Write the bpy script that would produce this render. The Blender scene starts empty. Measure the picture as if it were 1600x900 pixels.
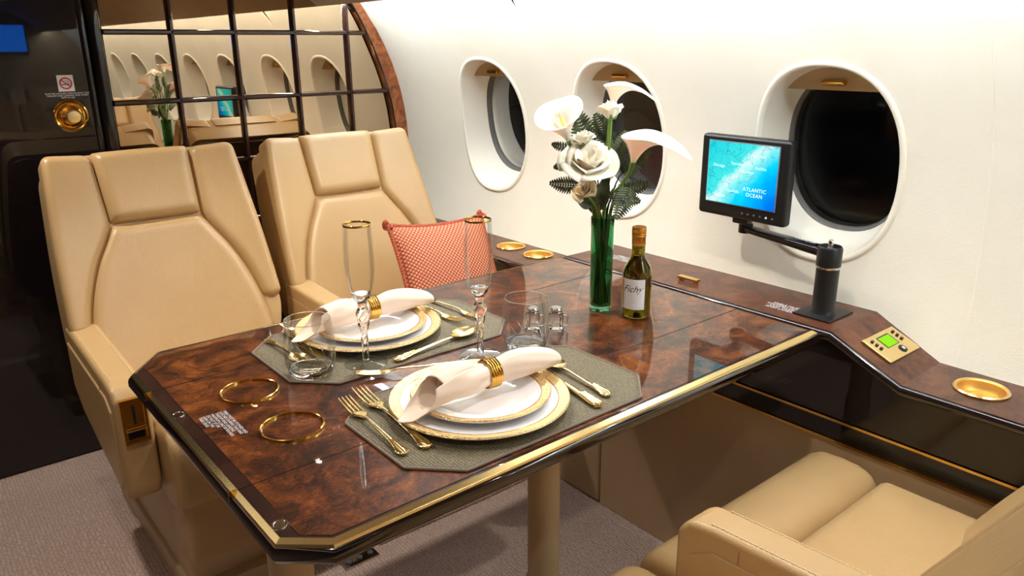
import bpy, bmesh, math, random
from mathutils import Vector, Matrix
R_ = math.radians
pi = math.pi
scn = bpy.context.scene
COL = scn.collection
T = 0.74          # table height above the floor; heights below are written relative to the table top

# ------------------------------------------------------------------ camera
CAMH = 0.575
F_PX = 1196.687
MX = Matrix(((0.77129752, 0.19813147, -0.60485045), (-0.63643122, 0.22896752, -0.7365658), (-0.00744576, 0.95305708, 0.30269913)))
cam = bpy.data.cameras.new('camera')
cam.sensor_width = 36.0
cam.lens = 36.0 * F_PX / 1600.0
cam.clip_start = 0.01
camo = bpy.data.objects.new('camera', cam)
COL.objects.link(camo)
camo.matrix_world = Matrix.Translation((0, 0, CAMH + T)) @ MX.to_4x4()
scn.camera = camo

# ------------------------------------------------------------------ world, exposure
w = bpy.data.worlds.new('night')
scn.world = w
w.use_nodes = True
w.node_tree.nodes['Background'].inputs[0].default_value = (0.012, 0.014, 0.02, 1)
w.node_tree.nodes['Background'].inputs[1].default_value = 0.3
scn.view_settings.view_transform = 'Standard'
scn.view_settings.look = 'None'
scn.view_settings.gamma = 1.0
scn.view_settings.use_curve_mapping = False
scn.view_settings.exposure = 0.5
COVE = 38.0        # strip lamps behind the ceiling edge
SPOT = 15.0        # ceiling downlights (watts)

# ------------------------------------------------------------------ pixel helpers (table-relative coordinates)
def ray(px, py):
    return MX @ Vector(((px - 800) / F_PX, -(py - 450) / F_PX, -1))
def onz(px, py, z=0.0):
    r = ray(px, py); t = (z - CAMH) / r.z
    return Vector((0, 0, CAMH)) + t * r
def onx(px, py, x):
    r = ray(px, py); return Vector((0, 0, CAMH)) + (x / r.x) * r
def ony(px, py, y):
    r = ray(px, py); return Vector((0, 0, CAMH)) + (y / r.y) * r

# ------------------------------------------------------------------ materials
MATS = {}
def srgb(r, g, b):
    f = lambda c: (c / 255 / 12.92) if c / 255 <= 0.04045 else ((c / 255 + 0.055) / 1.055) ** 2.4
    return (f(r), f(g), f(b), 1)
def new_mat(name, col=(0.8, 0.8, 0.8, 1), rough=0.5, metal=0.0, **kw):
    m = bpy.data.materials.new(name); m.use_nodes = True
    b = m.node_tree.nodes['Principled BSDF']
    b.inputs['Base Color'].default_value = col
    b.inputs['Roughness'].default_value = rough
    b.inputs['Metallic'].default_value = metal
    for k, v in kw.items():
        b.inputs[k.replace('_', ' ')].default_value = v
    MATS[name] = m
    return m
def N(m, typ, **kw):
    n = m.node_tree.nodes.new(typ)
    for k, v in kw.items():
        if hasattr(n, k): setattr(n, k, v)
        else: n.inputs[k].default_value = v
    return n
def L(m, a, b): m.node_tree.links.new(a, b)
def bsdf(m): return m.node_tree.nodes['Principled BSDF']
def noise(m, scale, detail=4, dist=0.0, rough=0.55, stretch=None):
    tc = N(m, 'ShaderNodeTexCoord'); n = N(m, 'ShaderNodeTexNoise')
    n.inputs['Scale'].default_value = scale; n.inputs['Detail'].default_value = detail
    n.inputs['Distortion'].default_value = dist; n.inputs['Roughness'].default_value = rough
    if stretch:
        mp = N(m, 'ShaderNodeMapping'); mp.inputs['Scale'].default_value = stretch
        L(m, tc.outputs['Object'], mp.inputs[0]); L(m, mp.outputs[0], n.inputs['Vector'])
    else: L(m, tc.outputs['Object'], n.inputs['Vector'])
    return n
def ramp(m, src, stops):
    r = N(m, 'ShaderNodeValToRGB'); e = r.color_ramp.elements
    while len(e) < len(stops): e.new(0.5)
    for i, (p, c) in enumerate(stops): e[i].position = p; e[i].color = c
    L(m, src, r.inputs[0]); return r
def bump(m, src, strength, dist=0.001):
    b = N(m, 'ShaderNodeBump'); b.inputs['Strength'].default_value = strength; b.inputs['Distance'].default_value = dist
    L(m, src, b.inputs['Height']); L(m, b.outputs[0], bsdf(m).inputs['Normal']); return b

def leather(name, c0, c1, rough=0.42):
    m = new_mat(name, c0, rough)
    n = noise(m, 4, 3); r = ramp(m, n.outputs['Fac'], [(0.3, c0), (0.7, c1)])
    L(m, r.outputs[0], bsdf(m).inputs['Base Color'])
    v = N(m, 'ShaderNodeTexVoronoi'); v.inputs['Scale'].default_value = 420
    tc = N(m, 'ShaderNodeTexCoord'); L(m, tc.outputs['Object'], v.inputs['Vector'])
    n2 = noise(m, 9, 4, 0.6)
    mx = N(m, 'ShaderNodeMath', operation='ADD'); ml = N(m, 'ShaderNodeMath', operation='MULTIPLY'); ml.inputs[1].default_value = 6.0
    L(m, n2.outputs['Fac'], ml.inputs[0]); L(m, ml.outputs[0], mx.inputs[0]); L(m, v.outputs['Distance'], mx.inputs[1])
    bump(m, mx.outputs[0], 0.25, 0.0012)
    return m
leather('leather_tan', srgb(186, 151, 102), srgb(193, 159, 111), 0.36)
leather('leather_brown', srgb(92, 70, 52), srgb(100, 77, 58), 0.5)
leather('leather_seam', srgb(176, 140, 92), srgb(182, 146, 98), 0.45)
leather('leather_beige', srgb(196, 168, 128), srgb(204, 177, 138), 0.45)
leather('wall_cream', srgb(232, 224, 205), srgb(238, 231, 214), 0.5)
leather('ceiling_suede', srgb(168, 150, 128), srgb(176, 158, 136), 0.8)

def burl(name, stops, sc=10, coat=1.0):
    m = new_mat(name, stops[0][1], 0.4, Coat_Weight=coat, Coat_Roughness=0.02, Coat_IOR=1.5, Specular_IOR_Level=0.15)
    n = noise(m, sc, 9, 1.4, 0.62); n2 = noise(m, sc * 5, 6, 2.5, 0.6, (1, 2.2, 1))
    mx = N(m, 'ShaderNodeMix'); mx.inputs[0].default_value = 0.38
    L(m, n.outputs['Fac'], mx.inputs[2]); L(m, n2.outputs['Fac'], mx.inputs[3])
    r = ramp(m, mx.outputs[0], stops)
    L(m, r.outputs[0], bsdf(m).inputs['Base Color'])
    return m
burl('burl', [(0.36, srgb(20, 8, 4)), (0.45, srgb(54, 24, 9)), (0.53, srgb(94, 46, 16)), (0.66, srgb(144, 82, 34))], 13)
burl('burl_ledge', [(0.33, srgb(40, 20, 13)), (0.46, srgb(76, 41, 26)), (0.56, srgb(96, 54, 34)), (0.68, srgb(116, 70, 46))], 12, 0.35)
burl('burl_frame', [(0.33, srgb(60, 28, 14)), (0.46, srgb(120, 62, 30)), (0.56, srgb(150, 84, 42)), (0.68, srgb(180, 112, 60))], 22)
burl('mahogany', [(0.35, srgb(30, 12, 9)), (0.5, srgb(46, 20, 13)), (0.65, srgb(62, 30, 18))], 8)
burl('lacquer_dark', [(0.4, srgb(10, 7, 8)), (0.58, srgb(20, 10, 10)), (0.72, srgb(40, 16, 13))], 5)
new_mat('bullnose', srgb(22, 10, 9), 0.12, Coat_Weight=1.0, Coat_Roughness=0.03)
new_mat('gap_black', srgb(8, 6, 6), 0.7)
new_mat('gold', srgb(226, 178, 88), 0.14, 1.0)
new_mat('gold_satin', srgb(230, 184, 100), 0.42, 0.85)
new_mat('gold_pale', srgb(238, 212, 150), 0.22, 1.0)
new_mat('chrome', srgb(215, 215, 218), 0.12, 1.0)
new_mat('white_gloss', srgb(242, 240, 240), 0.12, Coat_Weight=0.6)
new_mat('white_print', srgb(235, 235, 238), 0.5)
new_mat('red_print', srgb(190, 30, 36), 0.5)
new_mat('black_print', srgb(18, 18, 20), 0.5)
new_mat('grey_print', srgb(120, 122, 126), 0.5)
new_mat('plastic_black', srgb(16, 17, 19), 0.38)
new_mat('plastic_gloss', srgb(12, 13, 15), 0.2)
new_mat('reveal_white', srgb(238, 236, 232), 0.4)
new_mat('reveal_cream', srgb(234, 226, 210), 0.45)
new_mat('shade_tan', srgb(196, 172, 132), 0.6)
new_mat('stem_green', srgb(110, 140, 60), 0.5)
new_mat('stem_dark', srgb(28, 42, 24), 0.5)
new_mat('stitch', srgb(228, 204, 164), 0.7)
new_mat('tweed_skirt', srgb(150, 128, 108), 0.9)
m = new_mat('mirror_bronze', srgb(196, 176, 150), 0.015, 1.0)

m = new_mat('gold_band', srgb(214, 170, 92), 0.35, 0.6)
tc = N(m, 'ShaderNodeTexCoord'); v = N(m, 'ShaderNodeTexVoronoi'); v.inputs['Scale'].default_value = 260
L(m, tc.outputs['Object'], v.inputs['Vector']); bump(m, v.outputs['Distance'], 0.8, 0.0012)
r = ramp(m, v.outputs['Distance'], [(0.1, srgb(202, 160, 96)), (0.6, srgb(236, 208, 150))]); L(m, r.outputs[0], bsdf(m).inputs['Base Color'])

m = new_mat('carpet', srgb(150, 128, 112), 0.95)
tc = N(m, 'ShaderNodeTexCoord')
wv = N(m, 'ShaderNodeTexWave'); wv.inputs['Scale'].default_value = 32; wv.inputs['Distortion'].default_value = 7; wv.inputs['Detail'].default_value = 2; wv.inputs['Detail Scale'].default_value = 3
L(m, tc.outputs['Object'], wv.inputs['Vector'])
n1 = noise(m, 260, 3)
ad = N(m, 'ShaderNodeMath', operation='ADD'); L(m, wv.outputs['Fac'], ad.inputs[0]); L(m, n1.outputs['Fac'], ad.inputs[1])
bump(m, ad.outputs[0], 0.8, 0.004)
r = ramp(m, ad.outputs[0], [(0.2, srgb(168, 138, 122)), (0.9, srgb(220, 192, 176))]); L(m, r.outputs[0], bsdf(m).inputs['Base Color'])

m = new_mat('placemat', srgb(112, 102, 78), 0.7)
tc = N(m, 'ShaderNodeTexCoord')
wv = N(m, 'ShaderNodeTexWave', bands_direction='X'); wv.inputs['Scale'].default_value = 62; wv.inputs['Distortion'].default_value = 5; wv.inputs['Detail Scale'].default_value = 4
L(m, tc.outputs['Object'], wv.inputs['Vector'])
bump(m, wv.outputs['Fac'], 0.7, 0.001)
r = ramp(m, wv.outputs['Fac'], [(0.1, srgb(88, 80, 60)), (0.8, srgb(126, 116, 90))]); L(m, r.outputs[0], bsdf(m).inputs['Base Color'])
new_mat('mat_binding', srgb(120, 106, 92), 0.7)

m = new_mat('napkin', srgb(238, 217, 198), 0.85)
n1 = noise(m, 700, 2); bump(m, n1.outputs['Fac'], 0.2, 0.0006)

m = new_mat('pillow_weave', srgb(196, 104, 72), 0.8)
tc = N(m, 'ShaderNodeTexCoord'); mp = N(m, 'ShaderNodeMapping'); mp.inputs['Rotation'].default_value = (0, R_(45), 0)
L(m, tc.outputs['Object'], mp.inputs[0])
wa = N(m, 'ShaderNodeTexWave', bands_direction='X', wave_profile='SIN'); wb = N(m, 'ShaderNodeTexWave', bands_direction='Z', wave_profile='SIN')
for q in (wa, wb): q.inputs['Scale'].default_value = 36; L(m, mp.outputs[0], q.inputs['Vector'])
ml = N(m, 'ShaderNodeMath', operation='MULTIPLY'); L(m, wa.outputs['Fac'], ml.inputs[0]); L(m, wb.outputs['Fac'], ml.inputs[1])
r = ramp(m, ml.outputs[0], [(0.12, srgb(164, 70, 44)), (0.5, srgb(226, 164, 126))]); L(m, r.outputs[0], bsdf(m).inputs['Base Color'])
bump(m, ml.outputs[0], 0.6, 0.0015)
new_mat('rope', srgb(178, 88, 58), 0.75)

def glass_mat(name, col, rough=0.0, ior=1.5):
    return new_mat(name, col, rough, 0.0, Transmission_Weight=1.0, IOR=ior)
glass_mat('glass_clear', (1, 1, 1, 1))
glass_mat('glass_vase', srgb(124, 192, 152), 0.0, 1.3)
new_mat('gold_cap', srgb(222, 160, 72), 0.28, 0.9)
glass_mat('glass_bottle', srgb(176, 172, 86), 0.0, 1.45)
new_mat('wine', srgb(206, 198, 100), 0.0, 0.0, Transmission_Weight=1.0, IOR=1.33)
# window pane: clear sheet that lets the dark outside through and mirrors a little
m = bpy.data.materials.new('pane_glass'); m.use_nodes = True; nt = m.node_tree; nt.nodes.clear()
o = nt.nodes.new('ShaderNodeOutputMaterial'); t1 = nt.nodes.new('ShaderNodeBsdfTransparent'); g1 = nt.nodes.new('ShaderNodeBsdfGlossy'); fr = nt.nodes.new('ShaderNodeFresnel'); mx = nt.nodes.new('ShaderNodeMixShader')
t1.inputs[0].default_value = (0.82, 0.84, 0.86, 1); g1.inputs['Roughness'].default_value = 0.03; fr.inputs['IOR'].default_value = 1.25
nt.links.new(fr.outputs[0], mx.inputs[0]); nt.links.new(t1.outputs[0], mx.inputs[1]); nt.links.new(g1.outputs[0], mx.inputs[2]); nt.links.new(mx.outputs[0], o.inputs[0])
MATS['pane_glass'] = m
m = bpy.data.materials.new('glass_thin'); m.use_nodes = True; nt = m.node_tree; nt.nodes.clear()
o = nt.nodes.new('ShaderNodeOutputMaterial'); t1 = nt.nodes.new('ShaderNodeBsdfTransparent'); g1 = nt.nodes.new('ShaderNodeBsdfGlossy'); lw = nt.nodes.new('ShaderNodeLayerWeight'); mx = nt.nodes.new('ShaderNodeMixShader'); rp = nt.nodes.new('ShaderNodeValToRGB'); mm = nt.nodes.new('ShaderNodeMath')
lw.inputs['Blend'].default_value = 0.28; g1.inputs['Roughness'].default_value = 0.0; mm.operation = 'MULTIPLY'; mm.inputs[1].default_value = 0.42
rp.color_ramp.elements[0].position = 0.55; rp.color_ramp.elements[0].color = (0.975, 0.985, 0.98, 1); rp.color_ramp.elements[1].position = 1.0; rp.color_ramp.elements[1].color = (0.86, 0.89, 0.88, 1)
nt.links.new(lw.outputs['Fresnel'], mm.inputs[0]); nt.links.new(lw.outputs['Facing'], rp.inputs[0]); nt.links.new(rp.outputs[0], t1.inputs[0])
nt.links.new(mm.outputs[0], mx.inputs[0]); nt.links.new(t1.outputs[0], mx.inputs[1]); nt.links.new(g1.outputs[0], mx.inputs[2]); nt.links.new(mx.outputs[0], o.inputs[0])
MATS['glass_thin'] = m
new_mat('outer_pane', srgb(10, 11, 13), 0.25, Specular_IOR_Level=0.2)
new_mat('seal_grey', srgb(92, 88, 84), 0.5)

def petal(name, c0, c1, sub=0.3):
    m = new_mat(name, c0, 0.55, Subsurface_Weight=sub, Subsurface_Scale=0.01)
    tc = N(m, 'ShaderNodeTexCoord'); n = noise(m, 30, 3)
    r = ramp(m, n.outputs['Fac'], [(0.35, c0), (0.65, c1)]); L(m, r.outputs[0], bsdf(m).inputs['Base Color'])
    return m
petal('petal_white', srgb(250, 244, 236), srgb(255, 252, 246))
petal('petal_cream', srgb(254, 247, 226), srgb(255, 251, 238), 0.15)
petal('petal_peach', srgb(252, 226, 184), srgb(255, 236, 204))
new_mat('spadix_yellow', srgb(236, 200, 90), 0.6)
m = new_mat('fern_green', srgb(44, 64, 34), 0.45)
n1 = noise(m, 40, 2); r = ramp(m, n1.outputs['Fac'], [(0.35, srgb(26, 44, 24)), (0.68, srgb(96, 112, 74))]); L(m, r.outputs[0], bsdf(m).inputs['Base Color'])

def emit(name, col, s):
    m = bpy.data.materials.new(name); m.use_nodes = True; nt = m.node_tree; nt.nodes.clear()
    o = nt.nodes.new('ShaderNodeOutputMaterial'); e = nt.nodes.new('ShaderNodeEmission')
    e.inputs[0].default_value = col; e.inputs[1].default_value = s; nt.links.new(e.outputs[0], o.inputs[0]); MATS[name] = m; return m
emit('cove_lamp', (0.80, 0.91, 1.0, 1), COVE)
emit('cove_lamp_dim', (1.0, 0.94, 0.86, 1), COVE * 0.12)
emit('downlight_lens', (1.0, 0.86, 0.68, 1), 40.0)
emit('lcd_green', srgb(150, 225, 40), 0.85)
emit('screen_text', (0.85, 1.0, 1.0, 1), 1.0)
# moving map: green-blue land, pale ridge, deep blue ocean (object coordinates of the screen: x across, z up)
m = emit('screen_map', (0, 0.5, 0.8, 1), 1.0)
em = [n for n in m.node_tree.nodes if n.type == 'EMISSION'][0]
tc = N(m, 'ShaderNodeTexCoord'); sx = N(m, 'ShaderNodeSeparateXYZ'); L(m, tc.outputs['Object'], sx.inputs[0])
nz = noise(m, 22, 5, 0.5)
d1 = N(m, 'ShaderNodeMath', operation='SUBTRACT'); L(m, sx.outputs['X'], d1.inputs[0]); L(m, sx.outputs['Z'], d1.inputs[1])
k1 = N(m, 'ShaderNodeMath', operation='MULTIPLY_ADD'); k1.inputs[1].default_value = 0.07; L(m, nz.outputs['Fac'], k1.inputs[0]); L(m, d1.outputs[0], k1.inputs[2])
sc = N(m, 'ShaderNodeMapRange'); sc.inputs['From Min'].default_value = -0.12; sc.inputs['From Max'].default_value = 0.24; L(m, k1.outputs[0], sc.inputs[0])
r = ramp(m, sc.outputs[0], [(0.0, srgb(30, 190, 200)), (0.30, srgb(60, 205, 205)), (0.37, srgb(190, 225, 225)), (0.43, srgb(120, 215, 215)), (0.55, srgb(10, 190, 220)), (0.68, srgb(0, 150, 225)), (0.85, srgb(0, 90, 205))])
vr = N(m, 'ShaderNodeTexVoronoi', feature='DISTANCE_TO_EDGE'); vr.inputs['Scale'].default_value = 24
L(m, nz.outputs['Color'], vr.inputs['Vector'])
vr2 = N(m, 'ShaderNodeTexVoronoi', feature='DISTANCE_TO_EDGE'); vr2.inputs['Scale'].default_value = 44; dv_ = N(m, 'ShaderNodeVectorMath', operation='MULTIPLY_ADD'); dv_.inputs[1].default_value = (0.05, 0.05, 0.05); L(m, nz.outputs['Color'], dv_.inputs[0]); L(m, tc.outputs['Object'], dv_.inputs[2]); L(m, dv_.outputs[0], vr2.inputs['Vector'])
ln = N(m, 'ShaderNodeMath', operation='LESS_THAN'); ln.inputs[1].default_value = 0.022; L(m, vr2.outputs['Distance'], ln.inputs[0])
land = N(m, 'ShaderNodeMath', operation='LESS_THAN'); land.inputs[1].default_value = 0.5; L(m, sc.outputs[0], land.inputs[0])
an = N(m, 'ShaderNodeMath', operation='MULTIPLY'); L(m, ln.outputs[0], an.inputs[0]); L(m, land.outputs[0], an.inputs[1])
a2 = N(m, 'ShaderNodeMath', operation='MULTIPLY'); a2.inputs[1].default_value = 0.4; L(m, an.outputs[0], a2.inputs[0])
mx = N(m, 'ShaderNodeMix', data_type='RGBA'); L(m, a2.outputs[0], mx.inputs[0]); L(m, r.outputs[0], mx.inputs[6]); mx.inputs[7].default_value = srgb(10, 70, 90)
L(m, mx.outputs[2], em.inputs[0])

# ------------------------------------------------------------------ mesh helpers
def V3(p): return Vector(p)
class MB:
    wn = False
    def __init__(s): s.v = []; s.f = []
    def add(s, v, f):
        b = len(s.v); s.v += [tuple(p) for p in v]; s.f += [tuple(i + b for i in q) for q in f]; return s
    def grid(s, rows, closed_u=False, closed_v=False):
        n = len(rows); m = len(rows[0]); fs = []
        for i in range(n if closed_v else n - 1):
            for j in range(m if closed_u else m - 1):
                fs.append((i * m + j, i * m + (j + 1) % m, ((i + 1) % n) * m + (j + 1) % m, ((i + 1) % n) * m + j))
        return s.add([p for r in rows for p in r], fs)
    def cap(s, ring, flip=False):
        idx = list(range(len(ring)))
        return s.add(ring, [tuple(idx[::-1] if flip else idx)])
    def lathe(s, prof, n=40, c=(0, 0, 0), arc=None):
        rows = []
        for r, z in prof:
            rows.append([(c[0] + r * math.cos(2 * pi * k / n), c[1] + r * math.sin(2 * pi * k / n), c[2] + z) for k in range(n)])
        return s.grid(rows, closed_u=True)
    def tube(s, pts, rad, n=8, caps=True, closed=False):
        pts = [V3(p) for p in pts]; m = len(pts)
        rads = rad if isinstance(rad, (list, tuple)) else [rad] * m
        rows = []; up = None
        for i in range(m):
            a = pts[(i - 1) % m] if (closed or i > 0) else pts[i]; b = pts[(i + 1) % m] if (closed or i < m - 1) else pts[i]
            t = (b - a).normalized()
            if up is None:
                up = Vector((0, 0, 1)) if abs(t.z) < 0.9 else Vector((1, 0, 0))
            x = t.cross(up).normalized(); up = x.cross(t).normalized()
            rows.append([pts[i] + rads[i] * (math.cos(2 * pi * k / n) * x + math.sin(2 * pi * k / n) * up) for k in range(n)])
        s.grid(rows, closed_u=True, closed_v=closed)
        if caps and not closed: s.cap(rows[0], True); s.cap(rows[-1])
        return s
    def box(s, a, b):
        x0, y0, z0 = a; x1, y1, z1 = b
        v = [(x0, y0, z0), (x1, y0, z0), (x1, y1, z0), (x0, y1, z0), (x0, y0, z1), (x1, y0, z1), (x1, y1, z1), (x0, y1, z1)]
        return s.add(v, [(3, 2, 1, 0), (4, 5, 6, 7), (0, 1, 5, 4), (1, 2, 6, 5), (2, 3, 7, 6), (3, 0, 4, 7)])
    def prism(s, poly, z0, z1):
        n = len(poly); v = [(x, y, z0) for x, y in poly] + [(x, y, z1) for x, y in poly]
        return s.add(v, [tuple(range(n))[::-1], tuple(range(n, 2 * n))] + [(i, (i + 1) % n, n + (i + 1) % n, n + i) for i in range(n)])
    def bev(s, r, seg=3, ang=30):
        bm = bmesh.new(); s.to_bm(bm)
        bmesh.ops.remove_doubles(bm, verts=bm.verts, dist=1e-6)
        bmesh.ops.recalc_face_normals(bm, faces=bm.faces)
        ed = [e for e in bm.edges if len(e.link_faces) == 2 and e.calc_face_angle(0) > R_(ang)]
        bmesh.ops.bevel(bm, geom=ed, offset=r, segments=seg, profile=0.5, affect='EDGES', clamp_overlap=True)
        bm.verts.ensure_lookup_table(); bm.verts.index_update()
        s.v = [tuple(v.co) for v in bm.verts]; s.f = [tuple(v.index for v in f.verts) for f in bm.faces]; bm.free(); s.wn = True; return s
    def to_bm(s, bm):
        vs = [bm.verts.new(p) for p in s.v]
        for f in s.f:
            try: bm.faces.new([vs[i] for i in f])
            except ValueError: pass
    def xf(s, M):
        s.v = [tuple(M @ V3(p)) for p in s.v]; return s
    def fn(s, f):
        s.v = [tuple(f(*p)) for p in s.v]; return s
    def mesh(s, name, mat, smooth=True, ang=38):
        me = bpy.data.meshes.new(name); bm = bmesh.new(); s.to_bm(bm)
        bmesh.ops.remove_doubles(bm, verts=bm.verts, dist=1e-6)
        bmesh.ops.recalc_face_normals(bm, faces=bm.faces); bm.to_mesh(me); bm.free()
        if smooth:
            me.polygons.foreach_set('use_smooth', [True] * len(me.polygons)); me.set_sharp_from_angle(angle=R_(ang))
        me.materials.append(MATS[mat]); return me
    def build(s, name, mat, parent=None, world=False, **kw):
        if world and parent is not None:
            b = base_of(parent); s.v = [(p[0] - b.x, p[1] - b.y, p[2] - b.z) for p in s.v]
        o = link(name, s.mesh(name, mat, **kw), parent)
        if s.wn:
            md = o.modifiers.new('flat_faces', 'WEIGHTED_NORMAL'); md.keep_sharp = True; md.weight = 80
        return o
def base_of(o):
    v = o.location.copy()
    while o.parent: o = o.parent; v += o.location
    return v
TOP = []
def link(name, data, parent=None):
    o = bpy.data.objects.new(name, data); COL.objects.link(o)
    if parent is not None: o.parent = parent
    else: TOP.append(o)
    return o
def thing(name, label, cat, loc=(0, 0, 0), rz=0.0, group=None):
    o = link(name, None); o.empty_display_size = 0.05; o.location = loc; o.rotation_euler = (0, 0, rz)
    return tag(o, label, cat, group)
def tag(o, label, cat=None, group=None):
    o['label'] = label
    if cat: o['category'] = cat
    if group: o['group'] = group
    return o
def structure(o, label=None, cat=None):
    o['kind'] = 'structure'
    if label: o['label'] = label
    if cat: o['category'] = cat
    return o
def copy_tree(src, parent=None):
    c = src.copy(); COL.objects.link(c)
    if parent is None: TOP.append(c)
    else: c.parent = parent
    for ch in [x for x in bpy.data.objects if x.parent == src]: copy_tree(ch, c)
    return c
def lerp(a, b, t): return a + (b - a) * t
def curve1(pts):
    """smooth 1-D curve through (t, value) points (Catmull-Rom)"""
    pts = sorted(pts)
    def f(t):
        if t <= pts[0][0]: return pts[0][1]
        if t >= pts[-1][0]: return pts[-1][1]
        for i in range(len(pts) - 1):
            if pts[i][0] <= t <= pts[i + 1][0]:
                (t0, a), (t1, b) = pts[i], pts[i + 1]; h = t1 - t0
                m0 = (pts[i + 1][1] - pts[i - 1][1]) / (pts[i + 1][0] - pts[i - 1][0]) if i > 0 else (b - a) / h
                m1 = (pts[i + 2][1] - a) / (pts[i + 2][0] - t0) if i + 2 < len(pts) else (b - a) / h
                u = (t - t0) / h
                return (2 * u ** 3 - 3 * u * u + 1) * a + (u ** 3 - 2 * u * u + u) * h * m0 + (-2 * u ** 3 + 3 * u * u) * b + (u ** 3 - u * u) * h * m1
    return f
def inset(poly, d):
    n = len(poly); out = []
    for i in range(n):
        p0, p1, p2 = (Vector(poly[k % n]) for k in (i - 1, i, i + 1))
        a = (p1 - p0).normalized(); b = (p2 - p1).normalized()
        na = Vector((-a.y, a.x)); nb = Vector((-b.y, b.x))
        k = (na + nb); k = k / (1 + na.dot(nb)); out.append(tuple(p1 + d * k))
    return out
def text_mesh(s, size, shear=0.0, spacing=1.0, align='CENTER', lead=1.0, extr=0.0):
    c = bpy.data.curves.new('t', 'FONT'); c.body = s; c.size = size; c.shear = shear; c.space_character = spacing; c.align_x = align; c.space_line = lead
    c.align_y = 'CENTER'; c.extrude = extr; c.resolution_u = 2
    o = bpy.data.objects.new('t', c); COL.objects.link(o)
    dg = bpy.context.evaluated_depsgraph_get(); dg.update()
    me = bpy.data.meshes.new_from_object(o.evaluated_get(dg)); bpy.data.objects.remove(o); bpy.data.curves.remove(c)
    mb = MB(); mb.add([v.co[:] for v in me.vertices], [tuple(p.vertices) for p in me.polygons]); bpy.data.meshes.remove(me); return mb
def frame_m(o, x, y):
    """matrix whose local X, Y run along x, y and whose origin is o"""
    x = V3(x).normalized(); y = V3(y); z = x.cross(y).normalized(); y = z.cross(x)
    return Matrix(((x.x, y.x, z.x, o[0]), (x.y, y.y, z.y, o[1]), (x.z, y.z, z.z, o[2]), (0, 0, 0, 1)))
def sq(t): t = max(0.0, min(1.0, t)); return math.sqrt(max(0.0, 1 - (1 - t) ** 2))
def cushion(Lf, Rf, v0, v1, t, r, back, xf, nx=22, nv=30, rc=0.0, bow=0.0):
    """padded patch between curves Lf(v), Rf(v): domed front of height t with rounded edges, sides down to -back"""
    def sp(n): return [0.5 - 0.5 * math.cos(pi * i / (n - 1)) for i in range(n)]
    rows = []; rim = []
    for b in sp(nv):
        v = lerp(v0, v1, b); l, rr = Lf(v), Rf(v); dv = min(v - v0, v1 - v)
        cut = rc - math.sqrt(max(0, rc * rc - (rc - min(dv, rc)) ** 2)) if rc > 0 else 0
        l += cut; rr -= cut; row = []
        for a in sp(nx):
            x = lerp(l, rr, a); dx = min(x - l, rr - x)
            h = t * (0.25 + 0.75 * sq(dx / r)) * sq(dv / r + 0.02) if False else t * sq(dx / r) * sq(dv / r)
            vv = v + bow * (1 - ((x - (l + rr) / 2) / max(1e-6, (rr - l) / 2)) ** 2) * b
            row.append((x, vv, h))
        rows.append(row)
    mb = MB(); mb.grid([[xf(*p) for p in r_] for r_ in rows])
    n = len(rows); m = len(rows[0])
    bd = [rows[0][j] for j in range(m)] + [rows[i][m - 1] for i in range(1, n)] + [rows[n - 1][j] for j in range(m - 2, -1, -1)] + [rows[i][0] for i in range(n - 2, 0, -1)]
    r0 = [xf(p[0], p[1], 0.0) for p in bd]; r1 = [xf(p[0], p[1], -back) for p in bd]
    mb.grid([r0, r1], closed_u=True); mb.cap(r1)
    return mb

# ================================================================== THE CABIN SHELL
YM = 2.735                     # forward bulkhead
YB = -2.75                     # aft end of the cabin
CX, CZ, CR = 0.842, 0.2058, 0.8393
def wall_pt(y, s, off=0.0):    # s: arc length above the widest height, off: outwards
    a = s / CR; return (CX + (CR + off) * math.cos(a), y, CZ + (CR + off) * math.sin(a))
S_BOT, S_TOP = -0.42, 0.575
WIN_Y = [2.132, 1.548, 0.904, 0.29, -0.32, -0.93, -1.54, -2.15]
WIN_S = 0.106
WA, WB, WP = 0.172, 0.224, 2.35
def sup(a, A, B, p):
    c, s = math.cos(a), math.sin(a)
    return (A * math.copysign(abs(c) ** (2 / p), c), B * math.copysign(abs(s) ** (2 / p), s))

floor = MB().grid([[(x, y, -0.74) for x in (-0.9, 0.3, 1.7)] for y in (YB, 0, YM)]).build('floor', 'carpet', smooth=False)
structure(floor, 'ribbed beige brown carpet of the cabin floor')

wall = MB()
cuts = [YM] + [(a + b) / 2 for a, b in zip(WIN_Y, WIN_Y[1:])] + [YB]
NA = 64
for k, yc in enumerate(WIN_Y):
    y1, y0 = cuts[k], cuts[k + 1]; rows = []
    for st in range(9):
        f = (st / 8) ** 1.3; row = []
        for i in range(NA):
            a = 2 * pi * (i + 0.5) / NA; hx, hs = sup(a, WA, WB, WP)
            c, s = math.cos(a), math.sin(a)
            tx = ((y1 - yc) / c) if c > 1e-9 else ((y0 - yc) / c if c < -1e-9 else 1e9)
            ts = ((S_TOP - WIN_S) / s) if s > 1e-9 else ((S_BOT - WIN_S) / s if s < -1e-9 else 1e9)
            t = min(tx, ts); ox, os_ = t * c, t * s
            row.append(wall_pt(yc + lerp(hx, ox, f), WIN_S + lerp(hs, os_, f)))
        rows.append(row)
    wall.grid(rows, closed_u=True)
    for (yy, ss) in ((y1, S_TOP), (y1, S_BOT), (y0, S_TOP), (y0, S_BOT)):   # corner gores
        d = sorted(((Vector(p) - Vector(wall_pt(yy, ss))).length, p) for p in rows[-1])[:2]
        wall.add([wall_pt(yy, ss), d[0][1], d[1][1]], [(0, 1, 2)])
wr = wall.build('wall_right', 'wall_cream', ang=60)
structure(wr, 'cream leather covered cabin side wall with oval window openings')
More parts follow.
